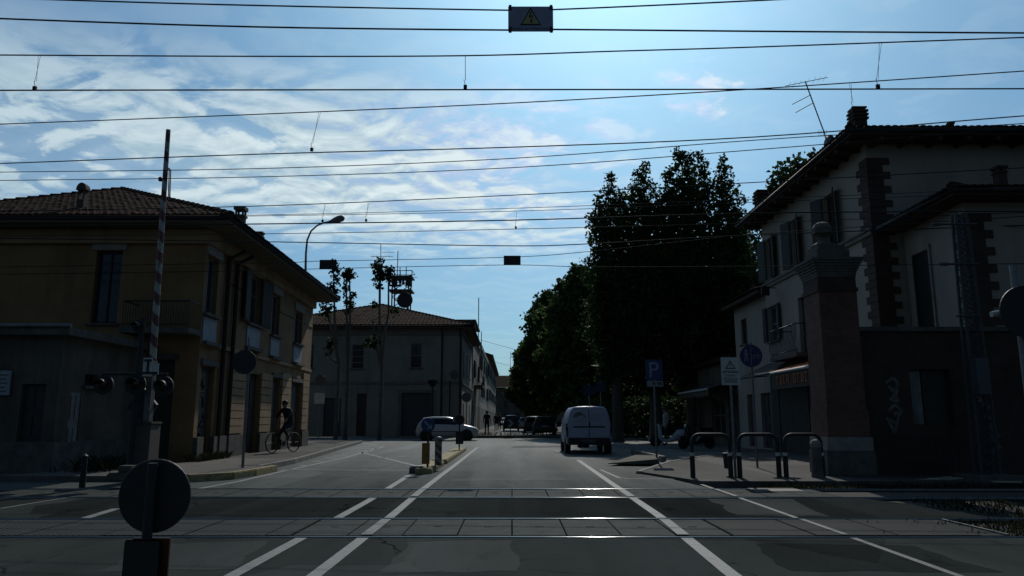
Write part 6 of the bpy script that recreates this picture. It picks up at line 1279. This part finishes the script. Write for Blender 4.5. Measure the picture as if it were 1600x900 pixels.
# scooter and bicycles
def spoke_wheel(par, c, r, name='wheel', tr=.022):
    mb = MB(); mb.lathe(c, [(r - tr, -tr), (r, -tr * .6), (r, tr * .6), (r - tr, tr), (r - tr, -tr)], 26, (1, 0, 0), True, False); w = mb.build(name, 'tyre', par, local=True); sp = MB(); sp.tube([V(c) - V((.03, 0, 0)), V(c) + V((.03, 0, 0))], .02, 7)
    for i in range(10): a = 6.283 * i / 10; sp.tube([c, V(c) + V((0, math.cos(a), math.sin(a))) * (r - tr)], .003, 4)
    sp.build('spokes', 'galv', w, local=True); return w
def bicycle(label, loc, rotz, name='bicycle', paint='metal_dark'):
    t = thing(name, label, 'bicycle', loc, rotz); r = .34; a, b = V((0, -.52, r)), V((0, .53, r)); bb = V((0, -.07, .3)); st = V((0, -.2, .78)); hd = V((0, .36, .8)); hb = V((0, .4, .62))
    f = MB()
    for p, q in ((a, bb), (a, st), (bb, st), (bb, hb), (st, hd), (hd, hb)): f.tube([p, q], .016, 7)
    f.tube([hb, b + V((0, -.02, .1)), b], .013, 6); f.build('frame', paint, t, local=True); spoke_wheel(t, a, r); spoke_wheel(t, b, r)
    h = MB(); h.tube([hd, hd + V((0, -.03, .2)), hd + V((0, .0, .22))], .014, 6); h.tube([hd + V((-.27, -.1, .24)), hd + V((-.15, .03, .24)), hd + V((.15, .03, .24)), hd + V((.27, -.1, .24))], .012, 6); h.build('handlebar', 'galv', t, local=True)
    s = MB(); s.tube([st, st + V((0, -.02, .13))], .012, 6); s.lathe(st + V((0, -.12, .15)), [(.07, 0), (.08, .1), (.05, .2), (.02, .27)], 10, (0, 1, 0)); s.build('saddle', 'black', t, local=True)
    c = MB(); c.disc(bb + V((.04, 0, 0)), .09, (1, 0, 0), .01, 18); c.tube([bb + V((.05, 0, 0)), bb + V((.07, .1, -.13)), bb + V((.17, .1, -.13))], .012, 6); c.tube([bb - V((.05, 0, 0)), bb + V((-.07, -.1, .13)), bb + V((-.17, -.1, .13))], .012, 6); c.build('crank', 'galv', t, local=True); return t
def scooter(label, loc, rotz, pale):
    t = thing('motor_scooter', label, 'scooter', loc, rotz); spoke = lambda y: MB().lathe((0, y, .24), [(.11, -.05), (.22, -.05), (.24, -.03), (.24, .03), (.22, .05), (.11, .05)], 20, (1, 0, 0), True).build('wheel', 'tyre', t, local=True)
    spoke(-.62); spoke(.64); mb = MB()
    S = [(-.85, .5, .72, .1), (-.6, .42, .78, .19), (-.3, .3, .74, .2), (-.1, .22, .5, .2), (.1, .2, .32, .2), (.3, .22, .36, .2), (.42, .3, .95, .2), (.5, .4, 1.0, .12)]
    loft(mb, [[V((w, y, z0)), V((w, y, (z0 + z1) / 2)), V((w * .7, y, z1)), V((-w * .7, y, z1)), V((-w, y, (z0 + z1) / 2)), V((-w, y, z0))] for y, z0, z1, w in S]); mb.build('body', pale, t, local=True)
    MB().cbox((0, -.42, .81), (.28, .72, .1)).build('seat', 'black', t, local=True, bevel=.03); m = MB(); m.tube([(0, .48, .9), (0, .56, .62), (0, .64, .24)], .03, 7); m.build('fork', 'metal_dark', t, local=True)
    m = MB(); m.tube([(-.3, .36, 1.06), (0, .46, 1.04), (.3, .36, 1.06)], .016, 6); m.tube([(-.2, .42, 1.05), (-.3, .44, 1.22)], .008, 5); m.tube([(.2, .42, 1.05), (.3, .44, 1.22)], .008, 5); m.cbox((-.31, .44, 1.26), (.1, .02, .07)); m.cbox((.31, .44, 1.26), (.1, .02, .07)); m.build('handlebar', 'black', t, local=True)
    MB().lathe((0, .5, .92), [(.0, .06), (.07, .04), (.08, 0)], 14, (0, 1, 0)).build('headlight', 'lamp_clear', t, local=True); MB().cbox((0, .62, .5), (.14, .42, .04)).build('mudguard', 'black', t, local=True, bevel=.02); return t
scooter('dark motor scooter with a pale side parked in the shade beside the parking sign pole', (at(1047, 680, 33).x, 33, .05), R(75), 'awning_pale')
scooter('black motor scooter parked farther right, partly hidden by the hoop barriers', (at(1088, 675, 31).x, 31, .05), R(110), 'car_black')

# ================================================================== PEOPLE
def body(J, E, rad, par, name, zones, fingers=()):
    """one continuous skin grown over a posed skeleton; zones(point) gives a material slot"""
    names = list(J); idx = {n: i for i, n in enumerate(names)}; me = bpy.data.meshes.new(name)
    me.from_pydata([J[n] for n in names], [(idx[a], idx[b]) for a, b in E], []); o = bpy.data.objects.new(name, me); C.objects.link(o)
    md = o.modifiers.new('skin', 'SKIN'); sv = me.skin_vertices[0].data
    for n in names: r = rad[n]; sv[idx[n]].radius = r if isinstance(r, tuple) else (r, r)
    sv[idx['pelvis']].use_root = True; o.modifiers.new('sub', 'SUBSURF').levels = 1
    bpy.context.view_layer.update(); m2 = bpy.data.meshes.new_from_object(o.evaluated_get(bpy.context.evaluated_depsgraph_get())); bpy.data.objects.remove(o); bpy.data.meshes.remove(me)
    mb = MB(); mb.add([v.co.copy() for v in m2.vertices], [list(p.vertices) for p in m2.polygons], True); bpy.data.meshes.remove(m2)
    for base, dirv, side in fingers:              # five unequal, slightly curled fingers rooted in each palm
        base, d, s = V(base), V(dirv).normalized(), V(side).normalized(); nrm = d.cross(s)
        for k, (off, ln) in enumerate(((-.03, .075), (-.01, .085), (.01, .08), (.03, .062))): p0 = base + s * off; mb.tube([p0 - d * .02, p0 + d * ln * .5 + nrm * .008, p0 + d * ln * .95 + nrm * .03], [.0095, .009, .006], 6)
        p0 = base - s * .035 - d * .04; mb.tube([p0, p0 - s * .025 + d * .03, p0 - s * .02 + d * .06 + nrm * .02], [.011, .01, .007], 6)
    ob = mb.build(name, zones[1], par, local=True)
    for p in ob.data.polygons: p.material_index = zones[0](p.center)
    return ob
def head_bits(par, bodyo, h, fwd, r=.1):
    h, f = V(h), V(fwd).normalized(); s = f.cross(Z).normalized()
    hair = MB(); k = 10; prof = [(r * 1.06 * math.sin(a), r * 1.2 * math.cos(a)) for a in [math.pi * .58 * (1 - i / 6) for i in range(7)]]
    hair.lathe(h + Z * .02 - f * .018, [(max(0, q[0]), q[1]) for q in prof], 16, Z, True); hair.build('hair', 'hair', par, local=True)
    fc = MB(); fc.lathe(h + f * r * .86 - Z * .01, [(.018, 0), (.012, .025), (0, .03)], 8, (f - Z * .2)); 
    for sg in (-1, 1): fc.lathe(h + s * sg * r * .92 - Z * .01, [(.03, 0), (.026, .012), (0, .014)], 8, s * sg)
    fc.build('nose_and_ears', 'skin', par, local=True); ey = MB()
    for sg in (-1, 1): ey.lathe(h + f * r * .9 + s * sg * .033 + Z * .015, [(.012, 0), (.008, .006), (0, .008)], 8, f)
    ey.build('eyes', 'black', par, local=True); mo = MB(); mo.obox(h + f * r * .88 - s * .022 - Z * .055, s * .044, f * .012, Z * .01); mo.build('mouth', 'skin', par, local=True)
def walker(label, loc, rotz, top, legs_m, stride=.2, scale=1.0, group=None):
    t = thing('person', label, 'person', loc, rotz, group); s = scale; k = lambda x, y, z: V((x * s, y * s, z * s)); st = stride
    J = dict(pelvis=k(0, 0, .95), waist=k(0, .01, 1.12), chest=k(0, .01, 1.33), neck=k(0, .02, 1.5), head=k(0, .035, 1.6), crown=k(0, .03, 1.69), shl=k(-.18, 0, 1.42), ell=k(-.23, -st * .4, 1.15), wrl=k(-.23, -st * .3 + .1, .92), hal=k(-.23, -st * .3 + .14, .84), shr=k(.18, 0, 1.42), elr=k(.23, st * .2, 1.15), wrr=k(.23, st * .5 + .06, .93), har=k(.23, st * .5 + .1, .85),
             hil=k(-.1, 0, .9), knl=k(-.1, st * .75, .5), anl=k(-.1, st * .8, .1), tol=k(-.11, st * .8 + .19, .035), hir=k(.1, 0, .9), knr=k(.1, -st * .2, .5), anr=k(.1, -st * 1.1, .13), tor=k(.11, -st * 1.1 + .18, .035))
    E = [('pelvis', 'waist'), ('waist', 'chest'), ('chest', 'neck'), ('neck', 'head'), ('head', 'crown'), ('chest', 'shl'), ('shl', 'ell'), ('ell', 'wrl'), ('wrl', 'hal'), ('chest', 'shr'), ('shr', 'elr'), ('elr', 'wrr'), ('wrr', 'har'), ('pelvis', 'hil'), ('hil', 'knl'), ('knl', 'anl'), ('anl', 'tol'), ('pelvis', 'hir'), ('hir', 'knr'), ('knr', 'anr'), ('anr', 'tor')]
    rad = dict(pelvis=(.15, .11), waist=(.14, .1), chest=(.17, .12), neck=.055, head=.1, crown=.075, shl=.07, ell=.045, wrl=.03, hal=.035, shr=.07, elr=.045, wrr=.03, har=.035, hil=.1, knl=.062, anl=.045, tol=.035, hir=.1, knr=.062, anr=.045, tor=.035); rad = {a: (tuple(x * s for x in b) if isinstance(b, tuple) else b * s) for a, b in rad.items()}
    def zone(c):
        z = c.z / s
        if z > 1.49: return 2
        if z < .07: return 3
        if abs(c.x) > .2 * s and z < .93: return 2
        return 1 if z < .93 else 0
    bo = body(J, E, rad, t, 'body', (zone, [top, legs_m, 'skin', 'black']), [(J['hal'], (0, .3, -1), (0, 1, .3)), (J['har'], (0, .3, -1), (0, 1, .3))]); head_bits(t, bo, J['head'] + V((0, .0, .02)), (0, 1, 0), .1 * s); return t
def cyclist(label, loc, rotz):
    t = thing('person', label, 'person', loc, rotz); J = dict(pelvis=V((0, -.27, 1.0)), waist=V((0, -.2, 1.14)), chest=V((0, -.07, 1.36)), neck=V((0, .0, 1.52)), head=V((0, .03, 1.63)), crown=V((0, .03, 1.71)), shl=V((-.18, -.05, 1.45)), ell=V((-.25, .1, 1.22)), wrl=V((-.26, .22, 1.09)), hal=V((-.26, .25, 1.065)), shr=V((.18, -.05, 1.45)), elr=V((.25, .1, 1.22)), wrr=V((.26, .22, 1.09)), har=V((.26, .25, 1.065)),
             hil=V((-.1, -.24, .95)), knl=V((-.11, .18, .82)), anl=V((-.13, -.12, .5)), tol=V((-.13, -.0, .45)), hir=V((.1, -.24, .95)), knr=V((.11, .13, .6)), anr=V((.13, -.03, .24)), tor=V((.13, .12, .19)))
    E = [('pelvis', 'waist'), ('waist', 'chest'), ('chest', 'neck'), ('neck', 'head'), ('head', 'crown'), ('chest', 'shl'), ('shl', 'ell'), ('ell', 'wrl'), ('wrl', 'hal'), ('chest', 'shr'), ('shr', 'elr'), ('elr', 'wrr'), ('wrr', 'har'), ('pelvis', 'hil'), ('hil', 'knl'), ('knl', 'anl'), ('anl', 'tol'), ('pelvis', 'hir'), ('hir', 'knr'), ('knr', 'anr'), ('anr', 'tor')]
    rad = dict(pelvis=(.16, .12), waist=(.15, .11), chest=(.18, .13), neck=.055, head=.1, crown=.075, shl=.075, ell=.05, wrl=.032, hal=.036, shr=.075, elr=.05, wrr=.032, har=.036, hil=.1, knl=.065, anl=.045, tol=.036, hir=.1, knr=.065, anr=.045, tor=.036)
    def zone(c):
        if c.z > 1.5: return 2
        if c.z < .3 or (c.z < .52 and c.x < 0): return 3
        if abs(c.x) > .2 and c.y > .17: return 2
        return 1 if c.z < 1.0 and (c.y > -.5) and abs(c.x) < .22 else 0
    bo = body(J, E, rad, t, 'body', (zone, ['cloth_dark', 'cloth_jeans', 'skin', 'black']), [(J['hal'], (0, .9, -.5), (1, 0, 0)), (J['har'], (0, .9, -.5), (1, 0, 0))]); head_bits(t, bo, J['head'] + V((0, 0, .02)), (0, 1, 0)); return t
p = gnd(442, 707, .12); bicycle('dark bicycle being ridden along the left pavement past the shuttered shops', (p.x, p.y, .12), R(155)); cyclist('person in dark clothes riding a bicycle along the left pavement', (p.x, p.y, .12), R(155))
PGp = None
walker('person in dark clothes walking away on the far pavement, nearest to the chevron board kerb', (at(760.5, 670, 52.9).x, 53.1, .1), 0, 'cloth_dark', 'cloth_dark', .14)
walker('person in dark clothes farther along the pavement, left of a second walker', (at(775, 668, 76).x, 76, .1), 0, 'cloth_dark', 'cloth_jeans', .22)
walker('person in dark clothes walking at the kerb, right hand one of the far pair', (at(780.5, 668, 84).x, 84, .1), 0, 'cloth_dark', 'cloth_dark', .2)
walker('person in a pale shirt standing in the shade by the parked scooter', (at(1041, 680, 34.2).x, 34.2, .05), R(100), 'cloth_pale', 'cloth_jeans', .05)
walker('person in dark clothes standing under the orange awning', (8.6, 20.9, .05), R(160), 'cloth_dark', 'cloth_dark', .04)
SKY_G, SKY_T, SKY_S, SUN_E = .75, (.385, .70, .96), .125, 2.2
CL0, CL1 = (3.0, 4.2, 5.0), (6.0, 6.9, 7.1)
# ================================================================== DAYLIGHT
EL, AZ = 40.0, 8.0
w = bpy.data.worlds.new('World'); sc.world = w; w.use_nodes = True; nt = w.node_tree; bg = nt.nodes['Background']
sky = N(nt, 'ShaderNodeTexSky', sky_type='NISHITA'); sky.sun_disc = False; sky.sun_elevation = R(EL); sky.sun_rotation = R(AZ); sky.air_density = 1.0; sky.dust_density = 2.5; sky.ozone_density = 2.0; sky.altitude = 50
tc = N(nt, 'ShaderNodeTexCoord'); sep = N(nt, 'ShaderNodeSeparateXYZ'); nt.links.new(tc.outputs['Generated'], sep.inputs[0])
def mth(op, a, b=None, c=None, clamp=False):
    n = N(nt, 'ShaderNodeMath', operation=op); n.use_clamp = clamp
    for i, v in enumerate((a, b, c)):
        if v is None: continue
        if hasattr(v, 'is_linked'): nt.links.new(v, n.inputs[i])
        else: n.inputs[i].default_value = v
    return n.outputs[0]
def mrange(v, a, b, lo=0, hi=1):
    n = N(nt, 'ShaderNodeMapRange'); n.interpolation_type = 'SMOOTHSTEP'; nt.links.new(v, n.inputs[0]); n.inputs[1].default_value = a; n.inputs[2].default_value = b; n.inputs[3].default_value = lo; n.inputs[4].default_value = hi; return n.outputs[0]
x, y, z = sep.outputs
zc = mth('ADD', mth('MAXIMUM', z, 0), .14); u = mth('DIVIDE', x, zc); v = mth('DIVIDE', y, zc)
com = N(nt, 'ShaderNodeCombineXYZ'); nt.links.new(u, com.inputs[0]); nt.links.new(v, com.inputs[1])
mp = N(nt, 'ShaderNodeMapping'); mp.inputs['Rotation'].default_value = (0, 0, R(25)); mp.inputs['Scale'].default_value = (1.0, 1.25, 1); mp.inputs['Location'].default_value = (3.1, 1.4, 0); nt.links.new(com.outputs[0], mp.inputs['Vector'])
n1 = noise(nt, mp.outputs[0], 5.4, 12, .58, .45); n2 = noise(nt, mp.outputs[0], .9, 4, .55, .3)
yy = mth('MAXIMUM', y, .05); az = mth('DIVIDE', x, yy)
band = mth('MULTIPLY', mrange(z, .19, .27), mrange(z, .465, .35)); left = mrange(az, .30, .02)
dirs = mth('MULTIPLY', band, left)
cov = mth('ADD', mth('MULTIPLY', n1, .72), mth('MULTIPLY', n2, .52))
cloud = mth('MULTIPLY', mrange(cov, .545, .655), mth('MULTIPLY_ADD', dirs, .86, .09), None, True)
# one separate small cloud right of centre
d0 = ray(1085, 140).normalized(); dv = N(nt, 'ShaderNodeVectorMath', operation='DISTANCE'); nt.links.new(tc.outputs['Generated'], dv.inputs[0]); dv.inputs[1].default_value = d0
n3 = noise(nt, mp.outputs[0], 9, 8, .6, .4); small = mrange(mth('MULTIPLY_ADD', mth('SUBTRACT', n3, .5), -.22, dv.outputs['Value']), .052, .008); d1 = ray(740, 393).normalized(); dv2 = N(nt, 'ShaderNodeVectorMath', operation='DISTANCE'); nt.links.new(tc.outputs['Generated'], dv2.inputs[0]); dv2.inputs[1].default_value = d1
small2 = mth('MULTIPLY', mrange(dv2.outputs['Value'], .045, .005), mrange(n1, .4, .6))
veil = mth('MULTIPLY', mth('MULTIPLY', mrange(z, .2, .28), mrange(z, .42, .3)), mth('MULTIPLY', mrange(az, .42, .1), mrange(n2, .3, .6, .15, .5)))
cloud = mth('MAXIMUM', cloud, veil)
cloud = mth('MAXIMUM', cloud, mth('MAXIMUM', mth('MULTIPLY', small, .85), mth('MULTIPLY', small2, .5)))
gm = N(nt, 'ShaderNodeGamma'); gm.inputs[1].default_value = SKY_G; nt.links.new(sky.outputs[0], gm.inputs[0])
col_ = mixc(nt, 1.0, gm.outputs[0], SKY_T, 'MULTIPLY')
mp2 = N(nt, 'ShaderNodeVectorMath', operation='ADD'); nt.links.new(mp.outputs[0], mp2.inputs[0]); mp2.inputs[1].default_value = (.035, -.05, 0)
n1b = noise(nt, mp2.outputs[0], 5.4, 12, .58, .45)             # the same cloud sampled a little nearer the sun: bright rims, grey bellies
rel = mth('MULTIPLY_ADD', mth('SUBTRACT', n1, n1b), 4.5, .5, True)
cc = mixc(nt, mth('MULTIPLY', rel, mrange(az, -.8, -.1, .4, 1)), CL0, CL1)
li = mixc(nt, 1.0, col_, (1.12, 1.08, 1.04), 'MULTIPLY'); cc = mixc(nt, 1.0, cc, li, 'LIGHTEN')    # lit from behind near the sun
back = mrange(y, -.35, .45, .42, 1.0)     # rear sky dimmed further, added to lower the light on facing walls
bc = N(nt, 'ShaderNodeCombineColor'); [nt.links.new(back, bc.inputs[i]) for i in range(3)]
fin = mixc(nt, 1.0, mixc(nt, cloud, col_, cc), bc.outputs[0], 'MULTIPLY')
nt.links.new(fin, bg.inputs[0]); bg.inputs[1].default_value = SKY_S
sl = bpy.data.lights.new('sun', 'SUN'); so = bpy.data.objects.new('sun', sl); C.objects.link(so); sl.energy = SUN_E; sl.angle = R(.5); sl.color = (1, .95, .87)
sd = V((math.sin(R(AZ)) * math.cos(R(EL)), math.cos(R(AZ)) * math.cos(R(EL)), math.sin(R(EL)))); so.rotation_euler = sd.to_track_quat('Z', 'Y').to_euler(); so.location = (0, 0, 40)
vs = sc.view_settings; vs.view_transform = 'Standard'; vs.look = 'None'; vs.exposure = 0; vs.gamma = 1; vs.use_curve_mapping = False
